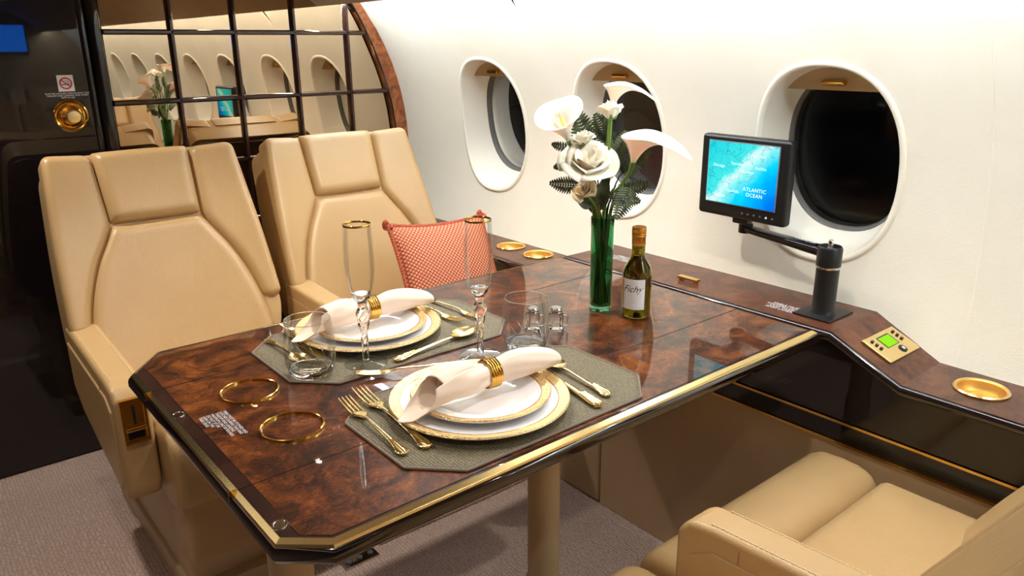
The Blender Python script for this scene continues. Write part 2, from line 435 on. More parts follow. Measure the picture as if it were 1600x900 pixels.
# stitched panel joints in the wall covering
for ys in (0.56, -0.63, -1.85):
    MB().tube([wall_pt(ys - 0.02 + 0.035 * (s - S_BOT), s, 0.0005) for s in [lerp(-0.28, S_TOP, i / 20) for i in range(21)]], 0.0016, 5).build('seam', 'wall_cream', wr)
# wall above the lamps and the far side of the cabin
prof_l = [(1.02 - CX * 0 - (CX + CR * math.cos(a)), CZ + CR * math.sin(a)) for a in [lerp(-1.25, 0.95, i / 24) for i in range(25)]]
wl = MB().grid([[(x, y, z) for x, z in prof_l] for y in (YB, YM)]).build('wall_left', 'leather_brown', ang=60)
structure(wl, 'dark brown panelled wall across the aisle')
wb = MB().box((-0.95, YB - 0.03, -0.74), (1.72, YB, 1.15)).build('wall_back', 'leather_beige', smooth=False)
structure(wb, 'beige aft cabin partition')

# ceiling: padded headliner that stops short of the side walls and hides the strip lamps
half = [(1.352, 0.742), (1.350, 0.714), (1.335, 0.712), (1.23, 0.80), (1.05, 0.91), (0.8, 0.965), (0.51, 0.985)]
ceil = half + [(1.02 - x, z) for x, z in half[-2::-1]]
up = [(1.345, 0.775), (1.30, 0.83), (0.51, 1.06), (-0.28, 0.83), (-0.325, 0.775)]
cb = MB(); loop = ceil + up[::-1]
cb.grid([[(x, y, z) for x, z in loop] for y in (YB, YM)], closed_u=True)
cl = cb.build('ceiling', 'ceiling_suede', ang=50)
structure(cl, 'taupe suede cabin ceiling with hidden strip lighting at its edges')
top = MB().grid([[(x, y, z) for x, z in ((1.497, 0.73), (1.52, 0.80), (1.50, 0.86), (1.40, 0.90), (0.51, 1.12), (-0.38, 0.90), (-0.48, 0.86), (-0.50, 0.80), (-0.477, 0.73))] for y in (YB, YM)]).build('trim_1', 'reveal_white')
structure(top, 'white cove above the ceiling edge')
for sx, nm in ((1, 'white strip lamp in the cove above the oval windows'), (-1, 'white strip lamp in the cove across the aisle')):
    xs = [1.362, 1.385]; xs = [x if sx > 0 else 1.02 - x for x in xs]
    o = MB().box((min(xs), YB + 0.02, 0.722), (max(xs), YM - 0.02, 0.734)).build('cove_lamp', 'cove_lamp' if sx > 0 else 'cove_lamp_dim', smooth=False)
    tag(o, nm, 'lamp')

# ceiling downlights: gold bezel, glowing lens, spot lamp
def ceil_z(x):
    for (x1, z1), (x0, z0) in zip(half, half[1:]):
        xx = x if x >= 0.51 else 1.02 - x
        if x0 <= xx <= x1: return lerp(z0, z1, (xx - x0) / (x1 - x0))
    return 0.74
DL = [(1.06, 2.42), (1.06, 1.55), (1.06, 0.75), (1.06, -0.2), (0.12, 2.2), (0.12, 1.2), (0.12, 0.2), (0.12, -0.9)]  # aft and later aisle ones are added to raise the overall light
DLP = [0.3, 1.8, 0.8, 0.3, 1.3, 0.6, 0.5, 0.2]
dl_lab = ['over the seat with the pillow', 'over the middle of the dining table', 'over the seat in the foreground', 'added over the aft window seat as fill', 'over the aisle by the dark door', 'added over the aisle beside the dining table as fill', 'added over the aisle beside the foreground seats as fill', 'added over the aft end of the aisle as fill']
for k, (x, y) in enumerate(DL):
    z = ceil_z(x)
    t = thing('downlight', 'small round gold rimmed downlight in the ceiling ' + dl_lab[k], 'lamp', (x, y, z), 0, 'ceiling downlights')
    MB().lathe([(0.026, 0.004), (0.026, -0.004), (0.036, -0.006), (0.04, 0.0), (0.04, 0.01)], 28).build('bezel', 'gold', t)
    MB().lathe([(0.0, -0.001), (0.014, -0.002), (0.0258, 0.002)], 24).build('lens', 'downlight_lens', t)
    la = bpy.data.lights.new('spot', 'SPOT'); la.energy = SPOT * DLP[k]; la.color = (1.0, 0.94, 0.86); la.spot_size = R_(120); la.spot_blend = 0.6; la.shadow_soft_size = 0.025
    lo = bpy.data.objects.new('spot', la); COL.objects.link(lo); lo.parent = t; lo.location = (0, 0, -0.012)

# ------------------------------------------------------------------ windows
win_where = ['by the mirrored bulkhead', 'behind the flowers', 'behind the map monitor', 'beside the foreground seat', 'aft of the foreground seat', 'second aft of the foreground seat', 'third aft of the foreground seat', 'aftmost in the cabin']
for k, yc in enumerate(WIN_Y):
    w_ = link('window_%d' % (k + 1), None); w_.location = wall_pt(yc, WIN_S); structure(w_, 'oval cabin window ' + win_where[k])
    def ring(A, B, off, dz=0.0, n=NA, p=WP):
        out = []
        for i in range(n):
            hx, hs = sup(2 * pi * (i + 0.5) / n, A, B, p); q = wall_pt(yc + hx, WIN_S + hs, 0)
            nn = Vector((math.cos(WIN_S / CR), 0, math.sin(WIN_S / CR)))
            q = Vector(q) + nn * off
            if off > 0.02:                      # inner rings lie in one plane, like the pane
                c0 = Vector(wall_pt(yc, WIN_S)); d = (q - c0).dot(nn); q = q + nn * ((off - d) * min(1, off / 0.1))
            out.append(q + Vector((0, 0, dz)))
        return out
    MB().grid([ring(WA + 0.012, WB + 0.012, 0.0005), ring(WA + 0.008, WB + 0.008, -0.004), ring(WA, WB, -0.0045), ring(WA - 0.004, WB - 0.004, 0.002)], closed_u=True).build('surround_lip', 'wall_cream', w_, world=True, ang=70)
    MB().grid([ring(WA - 0.004, WB - 0.004, 0.001), ring(WA - 0.008, WB - 0.01, 0.03), ring(WA - 0.015, WB - 0.02, 0.07), ring(WA - 0.022, WB - 0.034, 0.094)], closed_u=True).build('reveal', 'reveal_cream', w_, world=True, ang=70)
    MB().grid([ring(WA - 0.0215, WB - 0.0335, 0.092), ring(WA - 0.028, WB - 0.041, 0.096), ring(WA - 0.030, WB - 0.043, 0.125)], closed_u=True).build('seal', 'seal_grey', w_, world=True, ang=70)
    r1 = ring(WA - 0.03, WB - 0.043, 0.104); MB().cap(r1).build('pane', 'pane_glass', w_, world=True, smooth=False)
    r1 = ring(WA - 0.03, WB - 0.043, 0.124); MB().cap(r1).build('outer_pane', 'outer_pane', w_, world=True, smooth=False)
    # pull-down shade parked at the top: a curved tan slat with a gold pull
    c0 = Vector(wall_pt(yc, WIN_S)); nn = Vector((math.cos(WIN_S / CR), 0, math.sin(WIN_S / CR))); tt = Vector((-nn.z, 0, nn.x))
    sh = []
    for off in (0.030, 0.034):
        row = [ (u, B) for u, B in ()]
        zt = WB - 0.016; zb = WB - 0.066
        prev = []
        for i in range(25):
            f = i / 24; up_ = lerp(zb, zt, f); wdt = (WA - 0.009) * max(0.0, 1 - (up_ / (WB - 0.008)) ** WP) ** (1 / WP)
            prev.append((wdt, up_))
        sh.append([c0 + nn * (off + (0.004 if 0 else 0)) + Vector((0, 1, 0)) * w0 + tt * u0 for w0, u0 in prev] + [c0 + nn * off - Vector((0, 1, 0)) * w0 + tt * u0 for w0, u0 in prev[::-1]])
    s_ = MB(); s_.grid(sh, closed_u=True); s_.cap(sh[0]); s_.cap(sh[1]); s_.build('shade', 'shade_tan', w_, world=True, smooth=False)
    pm = MB().box((-0.028, -0.006, -0.001), (0.028, 0.006, 0.016)).bev(0.004, 2)
    pm.xf(frame_m(c0 + nn * 0.03 + tt * (WB - 0.048), (0, -1, 0), tt)); pm.v = [tuple(Vector(p)) for p in pm.v]
    # turn the pull so that it sticks out into the cabin
    pm.fn(lambda x, y, z: Vector((x, y, z)))
    pm.build('shade_pull', 'gold', w_, world=True)

# ------------------------------------------------------------------ forward bulkhead: dark door, mirror wall, burl frame
wf = MB().box((-0.95, YM, -0.74), (1.75, YM + 0.04, 1.15)).build('wall_front', 'lacquer_dark', smooth=False)
structure(wf, 'dark lacquered forward bulkhead')
XI = curve1([(-0.74, 1.30), (-0.3, 1.55), (-0.05, 1.608), (0.1, 1.625), (0.263, 1.625), (0.42, 1.598), (0.579, 1.540), (0.72, 1.467), (0.80, 1.40)])   # inner edge of the burl frame
XO = curve1([(-0.74, 1.36), (-0.3, 1.60), (-0.05, 1.655), (0.1, 1.679), (0.259, 1.681), (0.418, 1.655), (0.578, 1.592), (0.722, 1.506), (0.80, 1.45)])
zs = [lerp(-0.1, 0.735, i / 30) for i in range(31)]
fr_ = MB(); a = [(XI(z), YM - 0.03, z) for z in zs]; b = [(XO(z) + 0.004, YM - 0.03, z) for z in zs]
fr_.grid([[(XI(z), YM, z) for z in zs], a, b, [(XO(z) + 0.004, YM, z) for z in zs]])
o = fr_.build('trim_2', 'burl_frame', ang=50); structure(o, 'curved burl wood edge of the forward bulkhead')
ins = MB(); ins.tube([(XI(z), YM - 0.03, z) for z in zs], 0.004, 6); ins.build('edge_bead', 'bullnose', o)

mir = thing('mirror_panel', 'bronze tinted mirror wall divided into square panes by dark wooden bars', 'mirror', (1.05, YM, 0.0))
MXS = [0.61, 0.813, 1.02, 1.234, 1.443]; MZS = [-0.236, -0.020, 0.194, 0.407, 0.622, 0.84]
def xin(z): return XI(z) - 0.002
for i in range(5):
    for j in range(len(MZS) - 1):
        x0 = MXS[i]; x1 = MXS[i + 1] if i < 4 else 9; z0 = MZS[j]; z1 = min(MZS[j + 1], 0.80)
        pts_r = []
        for q in range(13):
            z = lerp(z0, z1, q / 12); pts_r.append((min(x1, xin(z)), z))
        pts_r = [(x, z) for x, z in pts_r if x > x0 + 0.004]
        if len(pts_r) < 2: continue
        poly = [(x0, pts_r[-1][1]), (x0, pts_r[0][1])] + pts_r
        p = MB(); fr0 = [(x, YM - 0.010, z) for x, z in poly]; bk = [(x, YM - 0.004, z) for x, z in poly]
        p.cap(fr0); p.cap(bk); p.grid([fr0, bk], closed_u=True)
        p.build('pane', 'mirror_bronze', mir, world=True, smooth=False)
def bar(pts, wd=0.011):
    (x0, z0), (x1, z1) = pts; d = Vector((x1 - x0, z1 - z0)).normalized(); n = Vector((-d.y, d.x)) * wd
    prof = [(-1, 0.0), (-1, 0.012), (-0.45, 0.02), (0.45, 0.02), (1, 0.012), (1, 0.0)]
    mb = MB(); rows = [[(x + n.x * a_, YM - 0.008 - h, z + n.y * a_) for a_, h in prof] for x, z in ((x0, z0), (x1, z1))]
    mb.grid(rows); mb.cap(rows[0]); mb.cap(rows[1]); return mb
for x in MXS[1:]:
    zt = 0.80
    for q in range(60):
        z = lerp(0.3, 0.80, q / 59)
        if xin(z) < x: zt = z; break
    bar([(x, MZS[0]), (x, zt)], 0.0085).build('bar', 'mahogany', mir, world=True, ang=50)
for z in MZS[:-1]:
    bar([(MXS[0], z), (xin(z), z)], 0.0085).build('bar', 'mahogany', mir, world=True, ang=50)
bar([(1.36, 0.84), (1.5, 0.70)], 0.016).build('corner_bar', 'bullnose', mir, world=True, ang=50)

door = MB(); door.box((-0.30, YM - 0.030, -0.735), (0.545, YM, 0.82)); door.bev(0.006, 2)
door = door.build('door_1', 'lacquer_dark'); structure(door, 'dark glossy lacquered cabin door beside the mirror wall')
for x, r in ((0.552, 0.014), (0.585, 0.020)):
    MB().tube([(x, YM - 0.02, -0.735), (x, YM - 0.02, 0.82)], r, 16).build('moulding', 'lacquer_dark', door)
# latch
lx, lz = 0.480, 0.378
lt = thing('door_latch', 'round polished gold recessed latch on the dark door', 'latch', (lx, YM - 0.030, lz))
Mrot = Matrix.Rotation(R_(90), 4, 'X')
MB().lathe([(0.049, 0.0), (0.049, 0.006), (0.044, 0.010), (0.038, 0.007), (0.034, 0.004), (0.0, 0.003)], 44).xf(Mrot).build('rose', 'gold', lt)
MB().lathe([(0.034, 0.004), (0.032, 0.009), (0.029, 0.010), (0.027, 0.006)], 40).xf(Mrot).build('inner_ring', 'gold', lt)
MB().lathe([(0.022, 0.003), (0.022, 0.016), (0.018, 0.020), (0.0, 0.021)], 32, (0.006, -0.003, 0)).xf(Mrot).build('knob', 'gold_pale', lt)
MB().box((-0.03, -0.003, 0.004), (0.0, 0.003, 0.012)).bev(0.002, 2).xf(Mrot).build('thumb_turn', 'gold', lt)
# sign
sg = thing('no_smoking_sign', 'square white no smoking sticker with red ring on the dark door', 'sign', (0.482, YM - 0.0305, 0.474))
MB().box((-0.022, -0.001, -0.024), (0.022, 0.0, 0.024)).bev(0.0008, 1).build('plate', 'white_print', sg)
MB().lathe([(0.0135, 0.0012), (0.0175, 0.0012), (0.0175, 0.0016), (0.0135, 0.0016), (0.0135, 0.0012)], 36).xf(Mrot).build('ring', 'red_print', sg)
MB().box((-0.014, -0.0018, -0.0016), (0.014, -0.0012, 0.0016)).xf(Matrix.Rotation(R_(42), 4, 'Y')).build('slash', 'red_print', sg)
MB().box((-0.012, -0.0016, -0.0045), (0.010, -0.0011, -0.0018)).build('cigarette', 'black_print', sg)
MB().tube([(0.004 + 0.005 * math.sin(q * 0.9), -0.0013, 0.000 + q * 0.0017) for q in range(6)], 0.0008, 5).build('smoke', 'black_print', sg)
tx = text_mesh('MUST BE LATCHED OPEN DURING TAXI\nTAKEOFF AND LANDING AND WHEN\nNOT IN USE', 0.0066, lead=0.95); tx.xf(frame_m((0, -0.0008, -0.036), (1, 0, 0), (0, 0, 1))); o = tx.build('lettering', 'white_print', sg, smooth=False)

# ================================================================== SIDE CONSOLE
con = thing('side_console', 'long burl topped side console with dark lacquer front below the windows', 'console', (1.467, 1.0, -0.74))
ZL = -0.068
prof = [(YB + 0.001, ZL), (0.577, ZL), (0.731, 0.0), (1.53, 0.0), (1.67, ZL), (YM - 0.032, ZL)]
def ledge_rows(x0, x1, dz0, dz1):
    mb = MB(); rows = []
    for y, z in prof: rows.append([(x0, y, z + dz1), (x1, y, z + dz1), (x1, y, z + dz0), (x0, y, z + dz0)])
    mb.grid(rows, closed_u=True); mb.cap(rows[0]); mb.cap(rows[-1]); return mb
lm = ledge_rows(1.461, 1.66, -0.022, 0.0)
ledge = lm.build('ledge_top', 'burl_ledge', con, world=True, ang=20)
CUPS = [(1.556, 0.468), (1.572, 1.919), (1.570, 1.779)]
def cut_holes(ob, cyl):
    cutters = []
    for x, y, z0, z1, r in cyl:
        c = MB().lathe([(0, z0), (r, z0), (r, z1), (0, z1)], 40, (x, y, 0)); b0 = base_of(ob)
        c.v = [(p[0] - b0.x, p[1] - b0.y, p[2] - b0.z) for p in c.v]
        co = bpy.data.objects.new('c', c.mesh('c', 'gold')); COL.objects.link(co); co.location = b0
        md = ob.modifiers.new('b', 'BOOLEAN'); md.operation = 'DIFFERENCE'; md.object = co; md.solver = 'EXACT'; cutters.append(co)
    bpy.context.view_layer.update()
    dg = bpy.context.evaluated_depsgraph_get(); dg.update()
    me = bpy.data.meshes.new_from_object(ob.evaluated_get(dg)); ob.modifiers.clear(); ob.data = me
    for c in cutters: bpy.data.objects.remove(c)
cut_holes(ledge, [(x, y, ZL - 0.05, ZL + 0.03, 0.043) for x, y in CUPS])
for me in (ledge.data,):
    me.polygons.foreach_set('use_smooth', [True] * len(me.polygons)); me.set_sharp_from_angle(angle=R_(20))
for x, y in CUPS:
    cp = MB().lathe([(0.048, 0.0), (0.049, 0.003), (0.045, 0.0045), (0.042, 0.002), (0.041, -0.010), (0.036, -0.017), (0.0, -0.018)], 44, (x, y, ZL)).build('cup_holder', 'gold_satin', con, world=True)
    MB().lathe([(0.0445, 0.0045), (0.047, 0.0055), (0.0495, 0.003)], 44, (x, y, ZL)).build('rim', 'gold_pale', cp, world=True)
# rounded nosing along the ledge, lacquer front, gold lines, beige lower panel
MB().tube([(1.4615, y, z - 0.011) for y, z in prof], 0.0105, 10).build('ledge_nosing', 'bullnose', con, world=True)
fp = MB(); rows = [[(1.467, y, z - 0.02), (1.467, y, -0.19), (1.60, y, -0.19), (1.60, y, z - 0.02)] for y, z in prof]
fp.grid(rows, closed_u=True); fp.cap(rows[0]); fp.cap(rows[-1]); fp.build('upper_panel', 'lacquer_dark', con, world=True, ang=20)
MB().box((1.4655, YB, -0.240), (1.6, YM - 0.032, -0.194)).build('lower_rail', 'lacquer_dark', con, world=True, smooth=False)
MB().box((1.4625, YB, -0.197), (1.470, YM - 0.032, -0.1915)).build('gold_line', 'gold', con, world=True, smooth=False)
MB().box((1.462, YB, -0.2445), (1.470, YM - 0.032, -0.2385)).build('gold_line', 'gold', con, world=True, smooth=False)
lowp = MB().box((1.466, YB, -0.74), (1.6, 1.380, -0.244)).bev(0.004, 2).build('lower_panel', 'leather_beige', con, world=True)
MB().box((1.466, 1.386, -0.74), (1.6, 1.80, -0.50)).bev(0.01, 3).build('access_door', 'leather_beige', con, world=True)
MB().box((1.467, 1.383, -0.497), (1.6, YM - 0.032, -0.244)).bev(0.003, 2).build('lower_panel', 'leather_beige', con, world=True)
MB().box((1.466, 1.806, -0.74), (1.6, YM - 0.032, -0.50)).bev(0.004, 2).build('lower_panel', 'leather_beige', con, world=True)
# small print on the front and the ledge
tx = text_mesh('LIFE VEST INSIDE\nTABLE LATCH\nI', 0.009, lead=0.8); tx.xf(frame_m((1.4662, 0.845, -0.150), (0, -1, 0), (0, 0, 1))); tx.build('lettering', 'grey_print', con, world=True, smooth=False)
def ledge_print(x, y, rows_, size):
    tx = text_mesh(rows_, size, lead=0.85); tx.xf(frame_m((x, y, 0.0008), (0, -1, 0), (1, 0, 0))); tx.build('placard', 'white_print', con, world=True, smooth=False)
ledge_print(1.521, 0.872, 'TABLE MUST BE\nSTOWED DURING\nTAXI TAKEOFF\nAND LANDING', 0.0125)
ledge_print(1.556, 1.395, 'TABLE MUST BE\nSTOWED DURING\nTAXI TAKEOFF\nAND LANDING', 0.0125)
bh = MB(); bh.box((1.512, 1.118, 0.006), (1.530, 1.178, 0.011)); bh.box((1.516, 1.122, 0.0), (1.526, 1.130, 0.007)); bh.box((1.516, 1.166, 0.0), (1.526, 1.174, 0.007)); bh.build('ledge_pull', 'gold', con, world=True)
# control panel on the sloped part
s0 = Vector((1.497, 0.704, 0.0)); e_y = Vector((0, -0.154, -0.068)).normalized(); e_x = Vector((1, 0, 0))
def slope_pt(x, d): # d: distance down the slope from its top edge
    return Vector((x, 0.731, 0.0)) + e_y * d
cpn = thing('control_panel', 'gold control plate with green display on the sloped console ledge', 'control panel', tuple(slope_pt(1.565, 0.085)))
Mc = frame_m((0, 0, 0), -e_y, -e_x)     # local x up-slope, y inboard
if Mc.col[2].z < 0: Mc = frame_m((0, 0, 0), e_y, e_x) if frame_m((0, 0, 0), e_y, e_x).col[2].z > 0 else frame_m((0, 0, 0), -e_y, e_x)
def cpl(mb, nm, mt): return mb.xf(Mc).build(nm, mt, cpn)
MB().box((-0.036, -0.066, 0.0), (0.036, 0.066, 0.006)).bev(0.004, 3).xf(Mc).build('plate', 'gold_pale', cpn)
lcdx = -0.008
cpl(MB().box((-0.006, -0.024, 0.006), (0.025, 0.024, 0.0068)), 'display_frame', 'black_print')
cpl(MB().box((-0.005, -0.020, 0.0066), (0.022, 0.023, 0.0074)), 'display', 'lcd_green')
for sgn in (-1, 1):
    for q in range(3):
        cpl(MB().lathe([(0.0036, 0.0), (0.0036, 0.003), (0.0, 0.0036)], 14, (0.0 + q * 0.011, sgn * 0.045, 0.0058)), 'button', 'mahogany')
cpl(MB().lathe([(0.0095, 0.0), (0.0095, 0.002), (0.007, 0.0028), (0, 0.0028)], 24, (-0.021, -0.012, 0.0058)), 'rocker', 'black_print')
cpl(MB().box((-0.0245, -0.015, 0.0086), (-0.0175, -0.009, 0.0090)), 'icon', 'white_print')

# ================================================================== MAP MONITOR ON ITS ARM
PX, PY = 1.553, 0.803
mon = thing('map_monitor', 'black flat monitor showing a blue ocean map on a post and arm', 'monitor', (PX, PY, 0.0))
MB().box((-0.052, -0.044, 0.0), (0.052, 0.044, 0.004)).bev(0.0015, 2).build('base_plate', 'plastic_black', mon)
MB().lathe([(0.0, 0.004), (0.028, 0.004), (0.0245, 0.012), (0.0245, 0.106), (0.0, 0.107)], 32).build('post', 'plastic_black', mon)
MB().lathe([(0.0255, 0.106), (0.0262, 0.1085), (0.0255, 0.111)], 32).build('post_ring', 'chrome', mon)
MB().lathe([(0.0, 0.111), (0.0262, 0.111), (0.0262, 0.150), (0.023, 0.155), (0.0, 0.156)], 32).build('post_head', 'plastic_black', mon)
MB().lathe([(0.0, 0.155), (0.0055, 0.155), (0.0055, 0.166), (0.004, 0.168), (0.0, 0.168)], 16).build('post_stud', 'chrome', mon)
ae = onz(1165, 356, 0.14) - Vector((PX, PY, 0))
am = MB(); d = Vector((ae.x, ae.y, 0)); dn = d.normalized(); pr = Vector((-dn.y, dn.x, 0))
rows = []
for q in range(13):
    f = q / 12; c = dn * lerp(0.01, d.length, f) + Vector((0, 0, 0.139)); wd = lerp(0.019, 0.015, f); ht = lerp(0.0115, 0.008, f)
    if q == 12: wd *= 0.75
    rows.append([c + pr * wd * math.copysign(abs(math.cos(a)) ** 0.6, math.cos(a)) + Vector((0, 0, 1)) * ht * math.copysign(abs(math.sin(a)) ** 0.6, math.sin(a)) for a in [2 * pi * (k + .5) / 20 for k in range(20)]])
am.grid(rows, closed_u=True); am.cap(rows[0]); am.cap(rows[-1]); am.build('arm', 'plastic_gloss', mon)
tx = text_mesh('CAUTION DO NOT\nFORCE THE ARM', 0.008, lead=0.85); tx.xf(frame_m(tuple(dn * 0.07 + Vector((0, 0, 0.1515))), -dn, -pr)); tx.build('placard', 'white_print', mon, smooth=False)
MB().lathe([(0.017, -0.010), (0.017, 0.012), (0.010, 0.014), (0.010, 0.03), (0.02, 0.034), (0.0, 0.036)], 24, (d.x, d.y, 0.139)).build('swivel', 'plastic_black', mon)
# head: face corners measured in the plane of the screen
fTL, fTR, fBL, fBR = onx(1098, 209, 1.563), onx(1239, 220, 1.553), onx(1089, 331, 1.563), onx(1222, 356, 1.553)
ctr = (fTL + fTR + fBL + fBR) / 4; ex = ((fTR - fTL) + (fBR - fBL)); ex.z = 0; ex.normalize(); ez = Vector((0, 0, 1))
HW = ((fTR - fTL).length + (fBR - fBL).length) / 4; HH = ((fTL - fBL).length + (fTR - fBR).length) / 4
Mh = frame_m(tuple(ctr - Vector((PX, PY, 0))), ex, ez)       # local x right on screen, y up, z toward the viewer
hd = link('head', None, mon); hd.empty_display_size = 0.02
hd.matrix_local = Mh @ Matrix.Rotation(R_(90), 4, 'X').inverted()   # so that the head's own axes are x right, z up, -y to the viewer
MB().box((-HW, 0.0, -HH), (HW, 0.030, HH)).bev(0.009, 4).build('housing', 'plastic_black', hd)
MB().box((-HW * 0.8, 0.028, -HH * 0.75), (HW * 0.8, 0.042, HH * 0.8)).bev(0.008, 3).build('rear_cover', 'plastic_black', hd)
sw, sh_ = HW * 0.785, HH * 0.745
zc = HH * 0.10
MB().box((-sw - 0.002, -0.0022, zc - sh_ - 0.002), (sw + 0.002, 0.002, zc + sh_ + 0.002)).build('bezel', 'grey_print', hd, smooth=False)
scr = MB().box((-sw, -0.003, zc - sh_), (sw, 0.0, zc + sh_)).build('screen', 'screen_map', hd, smooth=False)
def scr_text(s, x, z, size):
    tx = text_mesh(s, size, lead=1.0, spacing=1.1); tx.xf(frame_m((x * sw, -0.0034, zc + z * sh_), (1, 0, 0), (0, 0, 1))); tx.build('lettering', 'screen_text', hd, smooth=False)
scr_text('ATLANTIC\nOCEAN', 0.42, -0.52, 0.0125)
for s, x, z in (('Atlanta', -0.58, -0.76), ('Norfolk', -0.2, -0.56), ('Halifax', 0.55, 0.28), ('Boston', 0.2, 0.12), ('Montreal', 0.45, 0.66), ('Toronto', -0.12, 0.34), ('Chicago', -0.66, 0.22)):
    scr_text(s, x, z, 0.0098)
for q in range(6):
    MB().lathe([(0.0024, 0), (0.0024, 0.0016), (0.0, 0.002)], 12).xf(Matrix.Translation((HW * (0.08 + 0.135 * q), -0.0, -HH * 0.83)) @ Mrot).build('button', 'white_print' if q == 4 else 'seal_grey', hd)
MB().box((-0.022, 0.006, -HH - 0.012), (0.022, 0.028, -HH + 0.006)).bev(0.004, 2).build('mount', 'plastic_black', hd)

bm_ = thing('reflection_screen', 'large blue screen added on the aft partition for its reflection in the door', 'monitor', (1.02, YB + 0.001, 0.66))
emit('screen_bright', srgb(20, 110, 225), 5.0)  # screen added out of view, overbright so the door reflects blue
MB().box((-0.20, 0.0, -0.13), (0.20, 0.02, 0.13)).bev(0.005, 2).build('frame', 'plastic_black', bm_)
MB().box((-0.18, 0.02, -0.11), (0.18, 0.022, 0.11)).build('screen', 'screen_bright', bm_, smooth=False)
# ================================================================== TABLE
P_OUT = [(0.275, 0.798), (0.333, 0.748), (1.4495, 0.748), (1.4495, 1.548), (0.345, 1.548), (0.275, 1.458)]
tab = thing('dining_table', 'glossy burl wood dining table with gold edge and clipped corners', 'table', (0.9, 1.148, -0.74))
bn = MB(); rows = []
for dd, z in [(0.012, -0.034), (0.004, -0.031), (0.0, -0.024), (0.0, -0.015), (0.002, -0.009), (0.006, -0.007)]:
    rows.append([(x, y, z) for x, y in inset(P_OUT, dd)])
bn.grid(rows, closed_u=True); bn.cap(rows[0]); bn.build('bullnose_edge', 'bullnose', tab, world=True, ang=50)
ge = MB(); rows = [[(x, y, z) for x, y in inset(P_OUT, dd)] for dd, z in [(0.0035, -0.012), (0.0045, -0.0065), (0.006, -0.004), (0.0130, 0.0006), (0.0140, -0.004)]]
ge.grid(rows, closed_u=True); ge.build('gold_edge', 'gold_pale', tab, world=True, ang=25)
MB().prism(inset(P_OUT, 0.0125), -0.03, -0.0022).build('core', 'gap_black', tab, world=True, smooth=False)
P_IN = inset(P_OUT, 0.0137)
def clip(poly, axis, val, keep_less):
    out = []
    n = len(poly)
    for i in range(n):
        a, b = poly[i], poly[(i + 1) % n]; ia = (a[axis] <= val) == keep_less; ib = (b[axis] <= val) == keep_less
        if ia: out.append(a)
        if ia != ib:
            t = (val - a[axis]) / (b[axis] - a[axis]); out.append(tuple(lerp(a[k], b[k], t) for k in (0, 1)))
    return out
leaves = [(0.70, 0.9435), (0.9445, 1.3495), (1.3505, 1.60)]
BD = 0.311
for k, (a0, a1) in enumerate(leaves):
    lf = clip(clip(P_IN, 1, a0, False), 1, a1, True)
    inner = lf
    P2 = clip(inset(P_OUT, 0.0195), 0, 0.309, False)
    burlp = clip(clip(P2, 1, a0, False), 1, a1, True)
    burlp = [((x if x < 1.40 else 1.434), y) for x, y in burlp]
    MB().prism(lf, -0.006, -0.0004).build('leaf_border', 'mahogany', tab, world=True, smooth=False)
    MB().prism(burlp, -0.003, 0.0).build('leaf_panel', 'burl', tab, world=True, smooth=False)
    # inlay line
    edge = [p for p in burlp]
    MB().tube([(x, y, 0.0) for x, y in burlp if True], 0.0005, 4, closed=True).build('inlay_line', 'mahogany', tab, world=True)
for (x, y) in ((0.4205, 1.237), (0.4215, 1.064)):
    MB().lathe([(0.0470, 0.0), (0.0470, 0.004), (0.0485, 0.0048), (0.050, 0.004), (0.0505, 0.0)], 56, (x, y, 0)).build('cup_ring', 'gold', tab, world=True)
for (x, y) in ((0.297, 1.226), (0.299, 0.829)):
    MB().lathe([(0.0, 0.0012), (0.0075, 0.0012), (0.0085, 0.002), (0.0105, 0.002), (0.0112, 0.0)], 28, (x, y, 0)).build('button_cap', 'chrome', tab, world=True)
for y in (0.944, 1.35):
    MB().box((0.2755, y - 0.0008, -0.022), (0.290, y + 0.0008, 0.0007)).build('split_joint', 'gold', tab, world=True, smooth=False)
tx = text_mesh('TABLE MUST BE STOWED AND\nLATCHED DURING TAXI AND\nTAKEOFF AND LANDING\nMAXIMUM LOAD 50 POUNDS\nDO NOT SIT OR\nLEAN ON THE\nTABLE EDGE', 0.0072, align='LEFT', lead=0.92)
tx.xf(frame_m((0.339, 1.192, 0.0006), (0, -1, 0), (1, 0, 0))); tx.build('placard', 'white_print', tab, world=True, smooth=False)
for (x, y) in ((0.332, 0.895), (0.845, 0.939)):
    lg = MB().lathe([(0.0, -0.74), (0.034, -0.74), (0.034, -0.42), (0.0325, -0.418), (0.0305, -0.416), (0.0305, -0.034), (0.0, -0.034)], 36, (x, y, 0)).build('leg', 'leather_beige', tab, world=True)
MB().box((0.40, 0.80, -0.046), (1.40, 0.825, -0.034)).bev(0.003, 2).build('under_rail', 'bullnose', tab, world=True)
MB().box((0.40, 1.46, -0.046), (1.40, 1.485, -0.034)).bev(0.003, 2).build('under_rail', 'bullnose', tab, world=True)

